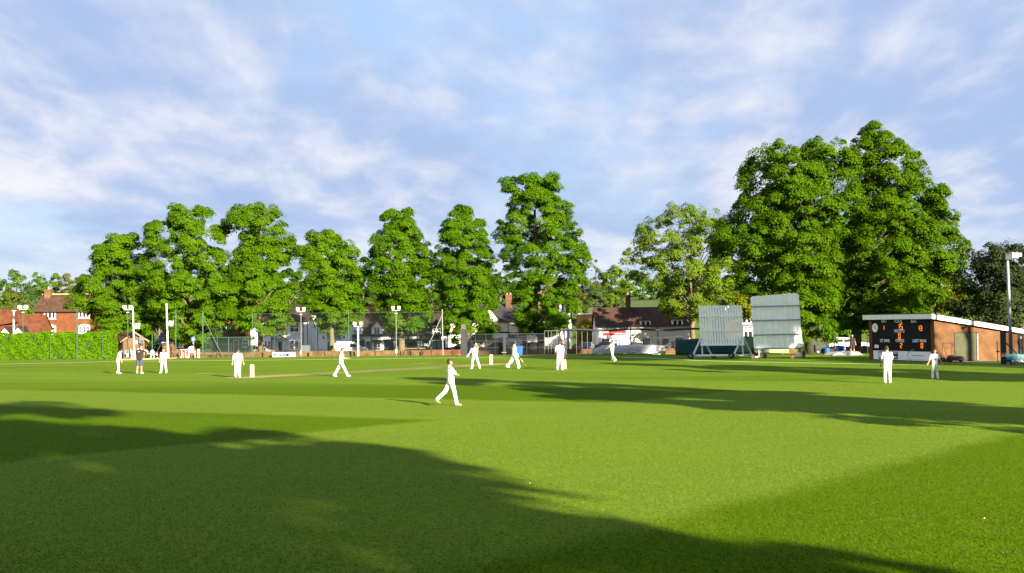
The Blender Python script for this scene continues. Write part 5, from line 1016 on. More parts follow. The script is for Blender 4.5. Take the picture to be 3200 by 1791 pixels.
q.build('boards', mat('red_boards', (.28, .075, .035), .8, .2, 2), t)
for x in (0, W_): M().box(x-.07, -.1, -.1, x+.07, -.025, h+.1).build('post', BW, t)
g = G(Z(2, 1352, 0)[0], 137.6); t = thing('wooden_post', 'short pale yellow timber post at the end of the red board fence', 'post', g); h = top_h(0, Z(2, 0, 950)[1], 137.6, g); M().box(-.11, -.11, -.1, .11, .11, h).build('post', mat('pale_timber', (.62, .55, .30), .8, .1, 3), t)
g = G(Z(2, 905, 0)[0], 148); t = thing('brick_pillar', 'short brick pillar behind the tallest white mast', 'pillar', g); h = top_h(0, Z(2, 0, 850)[1], 148, g); M().box(-.75, -.3, -.1, .75, .3, h).build('pillar', BRH, t); M().box(-.82, -.37, h+.002, .82, .37, h+.1).build('coping', WREN, t)
g = G(Z(2, 508, 0)[0], 147); t = thing('brick_pillar', 'tan brick pillar below the round sign back', 'pillar', g); h = top_h(0, Z(2, 0, 850)[1], 147, g); M().box(-.4, -.3, -.1, .4, .3, h).build('pillar', BRKW, t); M().box(-.45, -.35, h+.002, .45, .35, h+.08).build('coping', BRKW, t)
# rope along the boundary, left
q = M(); pts = [PG(Z(2, x, 0)[0], y)+Vector((0, 0, .06)) for x, y in ((170, 900+1088/4.807), (400, 900+1083/4.807), (620, 900+1078/4.807), (800, 900+1072/4.807), (1012, 900+1064/4.807))]; q.tube(pts, .07, 6); tag(q.build('boundary_rope', mat('yellow_rope', (.55, .46, .16), .9, .1, 3)), 'pale yellow rope lying along the grass edge by the picnic tables', 'rope')
# ------------------------------------------------------------------ vehicles
TYRE = mat('tyre', (.02, .02, .02), .8, .1, 5); RIM = mat('rim', (.35, .35, .36), .35, .05, 3, metal=.6); CGL = mat('car_glass', (.02, .025, .03), .08, 0, spec=.6)
PROF = {
 'hatch': (4.2, [(0, .32), (.02, .62), (.12, .86), (.75, .95), (1.25, 1.0), (2.0, 1.44), (2.6, 1.50), (3.4, 1.44), (3.95, 1.05), (4.14, .95), (4.2, .55), (4.18, .3)], [(1.42, 1.02), (2.05, 1.38), (3.35, 1.38), (3.75, 1.06)], (.82, 3.4)),
 'suv': (4.8, [(0, .42), (0, .85), (.1, 1.05), (1.25, 1.15), (1.42, 1.2), (1.95, 1.80), (2.3, 1.88), (4.5, 1.86), (4.72, 1.75), (4.8, 1.1), (4.8, .45)], [(1.6, 1.2), (2.05, 1.73), (4.45, 1.73), (4.6, 1.22)], (.92, 3.85)),
 'van': (4.4, [(0, .3), (.03, .68), (.25, .9), (.95, 1.12), (1.75, 1.68), (2.1, 1.80), (4.3, 1.82), (4.4, 1.7), (4.4, .35)], [(1.2, 1.14), (1.82, 1.6), (2.35, 1.6), (2.35, 1.1)], (.75, 3.5)),
 'estate': (4.6, [(0, .32), (.02, .62), (.15, .85), (.9, .96), (1.35, 1.0), (2.1, 1.44), (2.7, 1.5), (4.1, 1.46), (4.5, 1.05), (4.6, .9), (4.58, .32)], [(1.5, 1.03), (2.15, 1.38), (4.0, 1.38), (4.3, 1.06)], (.85, 3.7))}
def car(kind, label, cat, px, d, c, flip=1, rz=0, sc_=1.0, plate=None):
    Lc, pr, win, ax = PROF[kind]; g = G(px, d); nm = {'van': 'delivery_van', 'suv': 'off_road_car'}.get(kind, 'parked_car')
    t = thing(nm, label, cat, g, rz); t.scale = (flip*sc_ if False else sc_, sc_, sc_); W_ = .88; fx = lambda x: flip*(x-Lc/2)
    me = M(); ring = []
    for k_, (yy, ins) in enumerate(((-W_, 1), (-W_*.98, 0), (W_*.98, 0), (W_, 1))): pass
    n = len(pr); vs = []
    for yy in (-1, 1):
        for (x, z) in pr: vs.append((fx(x), yy*(W_-max(0, z-.95)*.22), z))
    fs = [tuple(range(n)) if flip*1 < 0 else tuple(range(n-1, -1, -1)), tuple(range(n, 2*n)) if flip > 0 else tuple(range(2*n-1, n-1, -1))]
    fs = [tuple(range(n)), tuple(range(2*n-1, n-1, -1))]+[(i, (i+1) % n, (i+1) % n+n, i+n) for i in range(n)]
    me.add(vs, fs); bm_ = me.build('body', c, t)
    mod = bm_.modifiers.new('bevel', 'BEVEL'); mod.width = .05; mod.segments = 2
    q = M()
    for yy in (-1, 1): q.add([(fx(x), yy*(W_+.012-max(0, z-.95)*.22), z) for x, z in win], [tuple(range(len(win)))])
    a, b2 = win[0], win[1]
    q.add([(fx(a[0]-.16), -W_*.8, a[1]+.03), (fx(a[0]-.16), W_*.8, a[1]+.03), (fx(b2[0]-.14), W_*.72, b2[1]+.03), (fx(b2[0]-.14), -W_*.72, b2[1]+.03)], [(0, 1, 2, 3)]); q.build('windows', CGL, t)
    pm = M()
    for xx in ((win[1][0]+win[2][0])/2,): pm.box(min(fx(xx), fx(xx+.09)), -W_-.0, win[0][1], max(fx(xx), fx(xx+.09)), -W_+.09, win[1][1])
    if kind != 'van': pm.build('door_pillar', c, t)
    for x in ax:
        for yy in (-1, 1):
            r = .33 if kind != 'suv' else .4; k = 18
            w_ = M().prism([(fx(x)+r*math.cos(2*PI*i/k), r+r*math.sin(2*PI*i/k)) for i in range(k)], yy*W_-.12 if yy < 0 else W_-.1, yy*W_+.1 if yy < 0 else W_+.02).build('wheel', TYRE, t)
            M().prism([(fx(x)+r*.6*math.cos(2*PI*i/k), r+r*.6*math.sin(2*PI*i/k)) for i in range(k)], -W_-.135 if yy < 0 else W_+.021, -W_-.121 if yy < 0 else W_+.03).build('rim', RIM, w_)
            M().prism([(fx(x)+r*1.22*math.cos(PI*i/9), r+r*1.22*math.sin(PI*i/9)) for i in range(10)], yy*W_-.006 if yy < 0 else W_-.05, yy*W_+.05 if yy < 0 else W_+.006).build('wheel_arch', TYRE, t)
    for yy in (-.62, .62):
        M().box(min(fx(-.02), fx(.22)), yy-.16, .62 if kind != 'suv' else .85, max(fx(-.02), fx(.22)), yy+.16, .76 if kind != 'suv' else 1.0).build('headlight', mat('headlight', (.6, .62, .65), .15, 0), t)
        M().box(min(fx(Lc-.12), fx(Lc+.015)), yy-.12, .85, max(fx(Lc-.12), fx(Lc+.015)), yy+.12, 1.0).build('tail_light', mat('tail_light', (.45, .02, .02), .25, 0), t)
    if plate: M().box(min(fx(Lc), fx(Lc+.02)), -.26, .62, max(fx(Lc), fx(Lc+.02)), .26, .74).build('number_plate', mat('yellow_plate', (.75, .42, .02), .5, 0), t)
    M().box(min(fx(win[0][0]+.15), fx(win[0][0]+.3)), -W_-.2, win[0][1]-.02, max(fx(win[0][0]+.15), fx(win[0][0]+.3)), -W_-.02, win[0][1]+.13).build('wing_mirror', c, t)
    return t
def paint(n, c, m=.0): return mat(n, c, .3, .02, 2, metal=m, spec=.5)
car('estate', 'silver beige car partly hidden by the third lime trunk', 'car', Z(3, 620, 0)[0], 161, paint('silver_paint', (.48, .45, .40), .3), -1)
car('van', 'small white panel van parked under the short round lime', 'van', (1052+1147)/2, 157, paint('white_van_paint', (.80, .80, .79)), -1, sc_=1.02)
car('suv', 'grey off-road car parked behind the knotty lime trunk', 'car', Z(4, 1195, 0)[0], 158, paint('grey_paint', (.20, .21, .23), .3), -1, sc_=1.0)
car('hatch', 'bright blue car half hidden by the dark gate post', 'car', Z(4, 1905, 0)[0]+6, 160, paint('blue_paint', (.045, .04, .30), .1), 1)
car('hatch', 'dark car parked behind the black mesh fence, left of the blue bin', 'car', Z(5, 690, 0)[0], 156, paint('black_paint', (.03, .032, .045), .1), 1)
car('estate', 'low black car behind the mesh fence, right of the blue bin', 'car', Z(5, 1330, 0)[0], 156, paint('navy_paint', (.02, .022, .03), .1), -1)
car('hatch', 'black car with bright yellow number plate beside the gabled white hall', 'car', Z(6, 365, 0)[0], 160, MATS['black_paint'], 1, math.radians(78), plate=True)
car('hatch', 'dark car with its roof showing over the rain cover, before the shop door', 'car', Z(6, 770, 0)[0], 157, paint('charcoal_paint', (.05, .055, .065), .2), -1)
car('hatch', 'dark grey car behind the right end of the rain cover', 'car', Z(6, 1760, 0)[0], 156, MATS['charcoal_paint'], 1)
car('estate', 'white car parked under the trees left of the man in black', 'car', Z(8, 165, 0)[0], 126, paint('white_car_paint', (.72, .74, .75)), -1)
car('estate', 'dark blue car behind the tallest white mast and brick pillar', 'car', Z(2, 880, 0)[0], 156, paint('dark_blue_paint', (.035, .06, .12), .2), -1, sc_=1.25)
# ------------------------------------------------------------------ cricket equipment
WSCR = mat('screen_white', (.86, .88, .90), .6, .06, 2); WSCR2 = mat('screen_sheet', (.88, .90, .89), .55, .08, 1.5); WDIRT = mat('screen_frame', (.60, .62, .62), .6, .12, 2)
def wheel(parent, c, r, w_, axis, m=TYRE, rm=RIM):
    k = 16; a = Vector(axis).normalized(); u_ = a.cross(Vector((0, 0, 1))).normalized(); v_ = Vector((0, 0, 1)); c = Vector(c); q = M(); vs = []
    for s in (-1, 1): vs += [c+a*s*w_/2+(u_*math.cos(2*PI*i/k)+v_*math.sin(2*PI*i/k))*r for i in range(k)]
    q.add(vs, [tuple(range(k)), tuple(range(2*k-1, k-1, -1))]+[(i, i+k, (i+1) % k+k, (i+1) % k) for i in range(k)]); wl = q.build('wheel', m, parent)
    q = M(); vs = []
    for s in (-1.1, 1.1): vs += [c+a*s*w_/2+(u_*math.cos(2*PI*i/k)+v_*math.sin(2*PI*i/k))*r*.45 for i in range(k)]
    q.add(vs, [tuple(range(k)), tuple(range(2*k-1, k-1, -1))]+[(i, i+k, (i+1) % k+k, (i+1) % k) for i in range(k)]); q.build('hub', rm, wl)
# slatted screen
g = PG(*Z(7, 100, 1195)); e = PG(*Z(7, 820, 1188)); d = g.y; t = thing('sight_screen', 'white slatted sight screen on a wheeled A-frame', 'sight screen', g, math.atan2(e.y-g.y, e.x-g.x)+math.radians(-6)); W_ = (e-g).length
S = 3600/d; zz = lambda y: (1195-y)/4.954/S; xx = lambda x: (x-100)/4.954/S*1.0
x0, x1 = xx(250), xx(915); zb, zt = zz(985), zz(375); nS = 16
for i in range(nS):
    a = x0+(x1-x0)*i/nS; b2 = a+(x1-x0)/nS*.86; dx = -.14
    q = M(); q.add([(a, .3, zb), (b2, .3, zb), (b2, .34, zb), (a, .34, zb), (a+dx, .3, zt), (b2+dx, .3, zt), (b2+dx, .34, zt), (a+dx, .34, zt)], [(0,3,2,1),(4,5,6,7),(0,1,5,4),(1,2,6,5),(2,3,7,6),(3,0,4,7)]); q.build('slat', WSCR, t)
for f in (.0, .36, .73):
    z_ = zb+(zt-zb)*f; M().box(x0-.03-.14*f, .25, z_-.06, x1-.1*f, .295, z_+.06).build('rail', WSCR, t)
for x in (x0+.12, x1-.12):
    M().bar((x, .4, .2), (x-.1, .4, zt-.1), .11).build('upright', WDIRT, t); M().bar((x-.02, .38, zz(850)), (x-.75, -.1, .28), .11).build('strut', WDIRT, t); M().bar((x, .42, zz(850)), (x+.75, 1.2, .28), .1).build('strut', WDIRT, t); M().bar((x-.75, -.1, .25), (x+.75, 1.2, .25), .12).build('foot_beam', WDIRT, t)
    wheel(t, (x-.95, -.28, .24), .24, .16, (.3, 1, 0)); wheel(t, (x+.95, 1.35, .24), .24, .16, (.3, 1, 0))
M().bar((x0-.55, .15, .26), (x1-.4, .2, .26), .1, .14).build('base_beam', WSCR, t)
# ribbed screen
g = PG(*Z(7, 1000, 1195)); e = PG(*Z(7, 1880, 1170)); t = thing('sight_screen', 'tall ribbed white metal sight screen under the huge tree', 'sight screen', g, math.radians(-3)); S = 3600/g.y; zz = lambda y: (1195-y)/4.954/S; xx = lambda x: (x-1000)/4.954/S
x0, x1 = xx(1082), xx(1825); zb = zz(1030); zt = zz(232); dx = xx(1040)-xx(1082); nR = 9; prof = []
for i in range(nR):
    w_ = (x1-x0)/nR; a = x0+w_*i; prof += [(a, .30), (a+w_*.36, .30), (a+w_*.42, .24), (a+w_*.52, .24), (a+w_*.58, .30)]
prof.append((x1, .30))
def ztop(x): f = (x-x0)/(x1-x0); return zt+.25*f-(.14*max(0, (f-.93)/.07))-(.12*max(0, (.05-f)/.05))
q = M(); vs = []
nz = 12
for j in range(nz+1):
    f = j/nz
    for (x, y) in prof: vs.append((x+dx*f, y, zb+(ztop(x)-zb)*f))
m_ = len(prof); q.add(vs, [(j*m_+i, j*m_+i+1, (j+1)*m_+i+1, (j+1)*m_+i) for j in range(nz) for i in range(m_-1)]); sh = q.build('ribbed_sheet', WSCR2, t); so = sh.modifiers.new('solid', 'SOLIDIFY'); so.thickness = .02; so.offset = 1
for y in (385, 603, 825): f = (zz(y)-zb)/(zt-zb); M().bar((x0+dx*f-.06, .19, zz(y)-.03), (x1+dx*f+.06, .19, zz(y)+.02), .05, .075).build('strap_rail', mat('strap_grey', (.30, .33, .34), .6, .1, 2), t)
M().bar((x0, .28, zb-.06), (x1+.05, .28, zb-.06), .06, .1).build('bottom_rail', mat('screen_green_grey', (.26, .32, .28), .6, .1, 2), t)
for i, x in enumerate((xx(1160), xx(1760))):
    M().bar((x, .33, .22), (x-.05, .36, zb+.3), .07).build('leg', WDIRT, t); M().bar((x+.42, 1.2, .22), (x+.15, .4, zb+.8), .06).build('leg', WDIRT, t)
    M().bar((x-.5, -.35, .14), (x+.55, 1.5, .14), .1).build('foot_beam', WDIRT, t); wheel(t, (x-.6, -.5, .17), .17, .14, (.3, 1, 0), mat('rusty_wheel', (.16, .07, .035), .9, .2, 5)); wheel(t, (x+.65, 1.65, .17), .17, .14, (.3, 1, 0), MATS['rusty_wheel'])
M().bar((x1+.02, .4, zz(950)), (x1+.5, 1.2, .25), .05).build('strut', WDIRT, t)
# rain cover on wheels
g = PG(*Z(6, 460, 1078)); g2 = PG(*Z(6, 1440, 1100)); t = thing('rain_cover', 'pale grey tarpaulin rain cover on a low wheeled frame', 'rain cover', g, math.radians(-5)); S = 3600/g.y; W_ = (1700-460)/5.15/S; hC = (1078-925)/5.15/S; TARP = mat('grey_tarpaulin', (.40, .415, .44), .45, .06, 1.5, bump=.25, bscale=3)
q = M(); nx, ny = 44, 16; vs = []
for i in range(nx+1):
    u_ = i/nx; 
    env = min(1, (u_/.14))**.6 if u_ < .14 else (1 if u_ < .86 else max(.0, 1-((u_-.86)/.14)**2*.75))
    sag = 1-.06*abs(math.sin(u_*PI*4.0))
    for j in range(ny+1):
        v_ = j/ny; a = PI*v_; yy = 1.35-1.35*math.cos(a); z_ = .16+(hC-.12)*env*sag*math.sin(a)**.55*(1+.03*math.sin(u_*37+v_*9)+.03*math.sin(u_*90+v_*4))
        vs.append((u_*W_+.05*math.sin(v_*8+u_*20), yy, z_))
q.add(vs, [(i*(ny+1)+j, (i+1)*(ny+1)+j, (i+1)*(ny+1)+j+1, i*(ny+1)+j+1) for i in range(nx) for j in range(ny)]); q.build('tarpaulin', TARP, t, True)
M().box(.0, -.02, .1, W_*.97, .05, .18).box(0, 2.65, .1, W_*.97, 2.72, .18).build('frame', STEEL, t)
for i in range(6): M().bar((W_*(.08+.16*i), -.04, .13), (W_*(.13+.16*i), -.04, .13), .03, .05).build('strap_hook', WPL, t)
for x in (W_*.24, W_*.58, W_*.8): wheel(t, (x, .12, .1), .11, .08, (0, 1, 0))
M().tube([(W_*.76, -.3, .2), (W_*.8, -.9, .0), (W_*.88, -1.0, .03), (W_*.82, -.4, .22)], .03, 6).build('tow_handle', WPL, t)
M().tube([(W_*.5, -.03, .2), (W_*.52, -.05, .4), (W_*.6, -.06, .22), (W_*.7, -.06, .15), (W_*.78, -.05, .3)], .022, 6).build('rope', WPL, t)
M().ell((W_*.90, 1.2, hC*.72), (.75, 1.0, hC*.22), 14, 8).build('rolled_end', mat('folded_tarpaulin', (.55, .56, .50), .6, .12, 4, bump=.5, bscale=6), t, True)
# green sheets behind screens
DG = mat('green_sheet', (.012, .075, .07), .55, .15, 1.2, bump=.3, bscale=3)
def drape(name, label, px0, px1, d, rt, rb, m, cat='tarpaulin'):
    g = G(px0, d); W_ = G(px1, d).x-g.x; h = top_h((px0+px1)/2, rt, d, g); z0 = top_h((px0+px1)/2, rb, d, g); q = M(); n = 20; vs = []
    for i in range(n+1):
        for j in range(7): f = j/6; vs.append((W_*i/n, .08*math.sin(i*1.3+f*2)+.05*math.sin(i*.5), z0+(h-z0)*f-.05*math.sin(i*.8)*f))
    q.add(vs, [(i*7+j, (i+1)*7+j, (i+1)*7+j+1, i*7+j+1) for i in range(n) for j in range(6)]); t = thing(name, label, cat, g); o = q.build('sheet', m, t, True); s = o.modifiers.new('solid', 'SOLIDIFY'); s.thickness = .02
    for i in range(4): x = W_*i/3; M().tube([(x, .16, -.1), (x, .16, h)], .03, 6).build('pole', DKP, t)
    return t
drape('green_windbreak', 'dark teal sheet screen standing behind the slatted sight screen', Z(6, 1815, 0)[0], Z(7, 900, 0)[0], 104, Z(6, 0, 820)[1], Z(6, 0, 1075)[1], DG)
g = G(Z(7, 935, 0)[0], 101); t = thing('roller_trailer', 'green box trailer on black wheels between the two sight screens', 'trailer', g); S = 3600/101; w_ = (1310-880)/4.954/S; GRT = mat('trailer_green', (.10, .22, .14), .6, .12, 1.5); h1 = top_h(2340, Z(7, 0, 850)[1], 101, g); h0 = top_h(2340, Z(7, 0, 1090)[1], 101, g)
M().box(-.35, 0, h0, w_-.35, 1.6, h1).build('box', GRT, t); M().box(-.4, -.04, h0-.12, w_-.3, 1.65, h0-.002).build('chassis', DKP, t)
for x in (.9, w_-1.2): wheel(t, (x, -.1, .36), .36, .2, (0, 1, 0))
M().box(w_-.349, .0, h0-.1, w_+1.4, 1.2, h0+.28).build('tailboard', mat('pale_green', (.32, .38, .20), .8, .1, 2), t)
g = G(Z(7, 1470, 0)[0], 103); t = thing('wooden_bench', 'brown wooden bench under the ribbed sight screen', 'bench', g); S = 3600/103; w_ = (1790-1470)/4.954/S; z1 = top_h(2470, Z(7, 0, 1105)[1], 103, g); zt_ = top_h(2470, Z(7, 0, 1040)[1], 103, g); M().box(0, 0, z1-.05, w_, .45, z1).build('seat', WOODP, t); M().box(0, .45, z1, w_, .5, zt_+.2).build('backrest', BRKW, t)
for x in (.25, w_-.3): M().box(x-.08, .05, -.05, x+.08, .4, z1-.051).build('leg', DKP, t)
# barrels, tarpaulin, mower, hose
g = G(Z(7, 2198, 0)[0], 102); t = thing('plastic_barrel', 'standing blue plastic barrel before the orange brick wall', 'barrel', g); h = top_h(2583, Z(7, 0, 1028)[1], 102, g); BB = mat('barrel_blue', (.015, .12, .33), .45, .08, 3); M().lathe([(.27, 0), (.29, .05), (.29, h*.3), (.30, h*.32), (.29, h*.34), (.29, h*.64), (.30, h*.66), (.29, h*.68), (.29, h-.05), (.27, h)], n=18).build('body', BB, t); M().lathe([(.2, h+.001), (.2, h+.03)], n=12).build('lid', DKP, t)
g = PG(*Z(8, 20, 1100)); g.z = gz(g.y); t = thing('tarpaulin', 'crumpled pale grey sheet lying on the grass left of the scoreboard hut', 'tarpaulin', g); S = 3600/g.y; w_ = 330/3.135/S; q = M(); nx, ny = 36, 14; vs = []
for i in range(nx+1):
    for j in range(ny+1):
        u_, v_ = i/nx, j/ny; e_ = min(1, 6*min(u_, 1-u_, v_*.8, (1-v_)*.8)); vs.append((u_*w_-.5+.25*math.sin(v_*7), (v_-.35)*2.6+.2*math.sin(u_*9), .02+e_*(.22+.13*math.sin(u_*11+v_*3)+.08*math.sin(u_*23+v_*8))))
q.add(vs, [(i*(ny+1)+j, (i+1)*(ny+1)+j, (i+1)*(ny+1)+j+1, i*(ny+1)+j+1) for i in range(nx) for j in range(ny)]); q.build('sheet', TARP, t, True); q = M()
for x in (.9, 2.0, 3.0): q.tube([(x, -.9, .05), (x+.1, -.5, .32), (x+.3, .2, .45)], .02, 5)
q.build('strap', DKP, t)
g = PG(*Z(8, 20, 1085)); g.z = .38; t = thing('plastic_barrel', 'royal blue barrel lying on its side on the grey sheet', 'barrel', g, math.radians(-8)); me = M(); pr = [(.26, 0), (.29, .05), (.29, .35), (.3, .38), (.29, .41), (.29, .8), (.26, .95), (.14, .96)]; n = 16
for r_, x_ in pr: pass
vs = [(x_, r_*math.cos(2*PI*j/n), r_*math.sin(2*PI*j/n)) for r_, x_ in pr for j in range(n)]; me.add(vs, [(i*n+j, i*n+(j+1) % n, (i+1)*n+(j+1) % n, (i+1)*n+j) for i in range(len(pr)-1) for j in range(n)]+[tuple(range(n)), tuple(range((len(pr)-1)*n, len(pr)*n))]); me.build('body', mat('royal_blue', (.02, .04, .34), .4, .05, 3), t, True); M().box(.955, -.12, -.12, 1.0, .12, .12).build('cap', LAMPW, t)
g = G(Z(7, 2100, 0)[0], 102.5); t = thing('garden_roller', 'black machine left of the standing blue barrel', 'machine', g); M().box(-.5, -.3, .2, .45, .3, .85).build('body', DKP, t); M().bar((-.45, 0, .7), (-1.1, 0, 1.25), .06).build('handle', DKP, t); wheel(t, (-.3, -.35, .25), .25, .12, (0, 1, 0)); wheel(t, (.3, -.35, .25), .25, .12, (0, 1, 0))
Mw = Matrix.Translation(A) @ Matrix.Rotation(ang, 4, 'Z')
g = Mw @ Vector((LF+.75, SU(1130)*.93, 0)); t = thing('lawn_mower', 'black cylinder mower with tall handle parked against the hut side wall', 'mower', g, ang+PI/2); MB_ = mat('mower_black', (.03, .03, .028), .5, .2, 4)
M().prismx([(-.25, .12), (.3, .12), (.3, .32), (.1, .42), (-.25, .36)], -.5, .5).build('body', MB_, t); M().box(-.45, -.02, .36, -.1, .2, .48).build('engine', STEEL, t); M().tube([(-.42, .3, .3), (-.42, .7, 1.3), (.38, .7, 1.3), (.42, .3, .3)], .022, 6).build('handle', mat('handle_rust', (.14, .07, .03), .7, .1, 3), t)
k = 14
for s in (-.48, .48): M().prismx([(.05+.2*math.cos(2*PI*i/k), .2+.2*math.sin(2*PI*i/k)) for i in range(k)], s-.05, s+.05).build('wheel', TYRE, t)
g = PG(*Z(8, 1600, 1142)); g.z = 0; t = thing('hose', 'coiled bright yellow hose on the grass at the hut corner', 'hose', g); q = M(); pts = []
for i in range(60): a_ = i*.55; pts.append((.30*math.cos(a_)+.012*i-.5, .22*math.sin(a_), .04+.004*i+.1*abs(math.sin(a_*.5))))
for i in range(12): pts.append((.35+.13*i, .15*math.sin(i*.8), .07+.03*math.sin(i)))
q.tube(pts, .028, 6); q.build('hose_coil', mat('yellow_hose', (.62, .50, .04), .5, .05, 3), t)
# stumps
STW = mat('stump_wood', (.78, .66, .38), .6, .06, 6)
for nm, p, lb in (('l', s1, 'three wooden stumps with bails at the near end of the pitch'), ('r', s2, 'three wooden stumps with bails at the far end, between the batsmen')):
    t = thing('cricket_stumps', lb, 'stumps', p, math.atan2(pd.y, pd.x)+PI/2, None); t['group'] = 'wickets on the pitch'; t.rotation_euler = (0, 0, 0)
    for i in (-1, 0, 1): M().lathe([(.019, -.05), (.022, .01), (.022, .68), (.016, .711)], (i*.082, i*.035, 0), 10).build('stump', STW, t)
    for s in (-1, 1): M().tube([(s*.005, 0, .72), (s*.05, s*.025, .722), (s*.082, s*.035, .72)], [.008, .012, .008], 6).build('bail', STW, t)
# small litter on the grass
for (x, y, lb) in ((1333, 1217, 'white pebble-like scrap on the grass in the middle foreground'), (2476, 1306, 'white scrap on the sunlit grass at lower right')):
    p = PG(x*K, y*K); q = M(); q.ell((0, 0, .012), (.013, .011, .008), 7, 5); o = q.build('paper_scrap', GRW, None, True, p); tag(o, lb, 'litter', 'scraps on the grass')
# ------------------------------------------------------------------ people
SKIN = mat('skin', (.56, .33, .22), .6, .06, 8); SKIN2 = mat('skin_tan', (.42, .23, .14), .6, .06, 8)
CLW = mat('cricket_whites', (.64, .64, .63), .85, .05, 4, bump=1.0, bscale=9); CLC = mat('cream_whites', (.62, .60, .50), .85, .05, 4, bump=1.0, bscale=9)
CLB = mat('black_cloth', (.022, .017, .018), .85, .2, 5, bump=.4, bscale=14); NAVY = mat('navy_shorts', (.07, .085, .16), .85, .12, 5, bump=.4, bscale=14); CLG = mat('charcoal_shirt', (.055, .05, .06), .85, .2, 5, bump=.4, bscale=14)
HBLK = mat('black_hair', (.022, .014, .010), .6, .3, 20); HBRN = mat('brown_hair', (.07, .032, .016), .65, .3, 20); HGIN = mat('ginger_hair', (.30, .12, .045), .65, .25, 20)
SHW = mat('white_shoe', (.78, .78, .76), .5, .04, 6); SHP = mat('pink_shoe', (.50, .07, .055), .5, c2=(.55, .42, .40), scale=9, detail=1); SHD = mat('navy_shoe', (.04, .05, .09), .5, c2=(.75, .75, .75), scale=10, detail=1)
PADW = mat('pad_white', (.80, .80, .77), .6, .04, 5); STRAP = mat('dark_strap', (.05, .055, .07), .7, 0); HELM = mat('navy_helmet', (.02, .028, .07), .4, .05, 3); EYE = mat('eye_dark', (.02, .015, .012), .3, 0)
BATW = mat('willow_bat', (.80, .62, .28), .55, .07, 5); GRIP = mat('bat_grip', (.05, .05, .06), .8, 0)
def caps(m, p0, r0, p1, r1, n=12):
    p0, p1 = Vector(p0), Vector(p1); d = p1-p0
    if d.length < 1e-4: return m.ell(p0, (r0, r0, r0), n, 8)
    d.normalize(); pts, rd = [], []
    for a in (80, 55, 28): t = math.radians(a); pts.append(p0-d*r0*math.sin(t)); rd.append(r0*math.cos(t))
    pts += [p0, p1]; rd += [r0, r1]
    for a in (28, 55, 80): t = math.radians(a); pts.append(p1+d*r1*math.sin(t)); rd.append(r1*math.cos(t))
    return m.tube(pts, rd, n)
def blob(name, m, voxel, material, parent, it=4):
    me = m.mesh('tmp'); o = bpy.data.objects.new('tmp', me); col.objects.link(o)
    r = o.modifiers.new('r', 'REMESH'); r.mode = 'VOXEL'; r.voxel_size = voxel
    s = o.modifiers.new('s', 'SMOOTH'); s.factor = .5; s.iterations = it
    dg = bpy.context.evaluated_depsgraph_get(); nm = bpy.data.meshes.new_from_object(o.evaluated_get(dg)); bpy.data.objects.remove(o); bpy.data.meshes.remove(me)
    nm.name = name; nm.materials.clear(); nm.materials.append(material); nm.polygons.foreach_set('use_smooth', [True]*len(nm.polygons))
    return link(name, nm, parent)
def R(a): return math.radians(a)
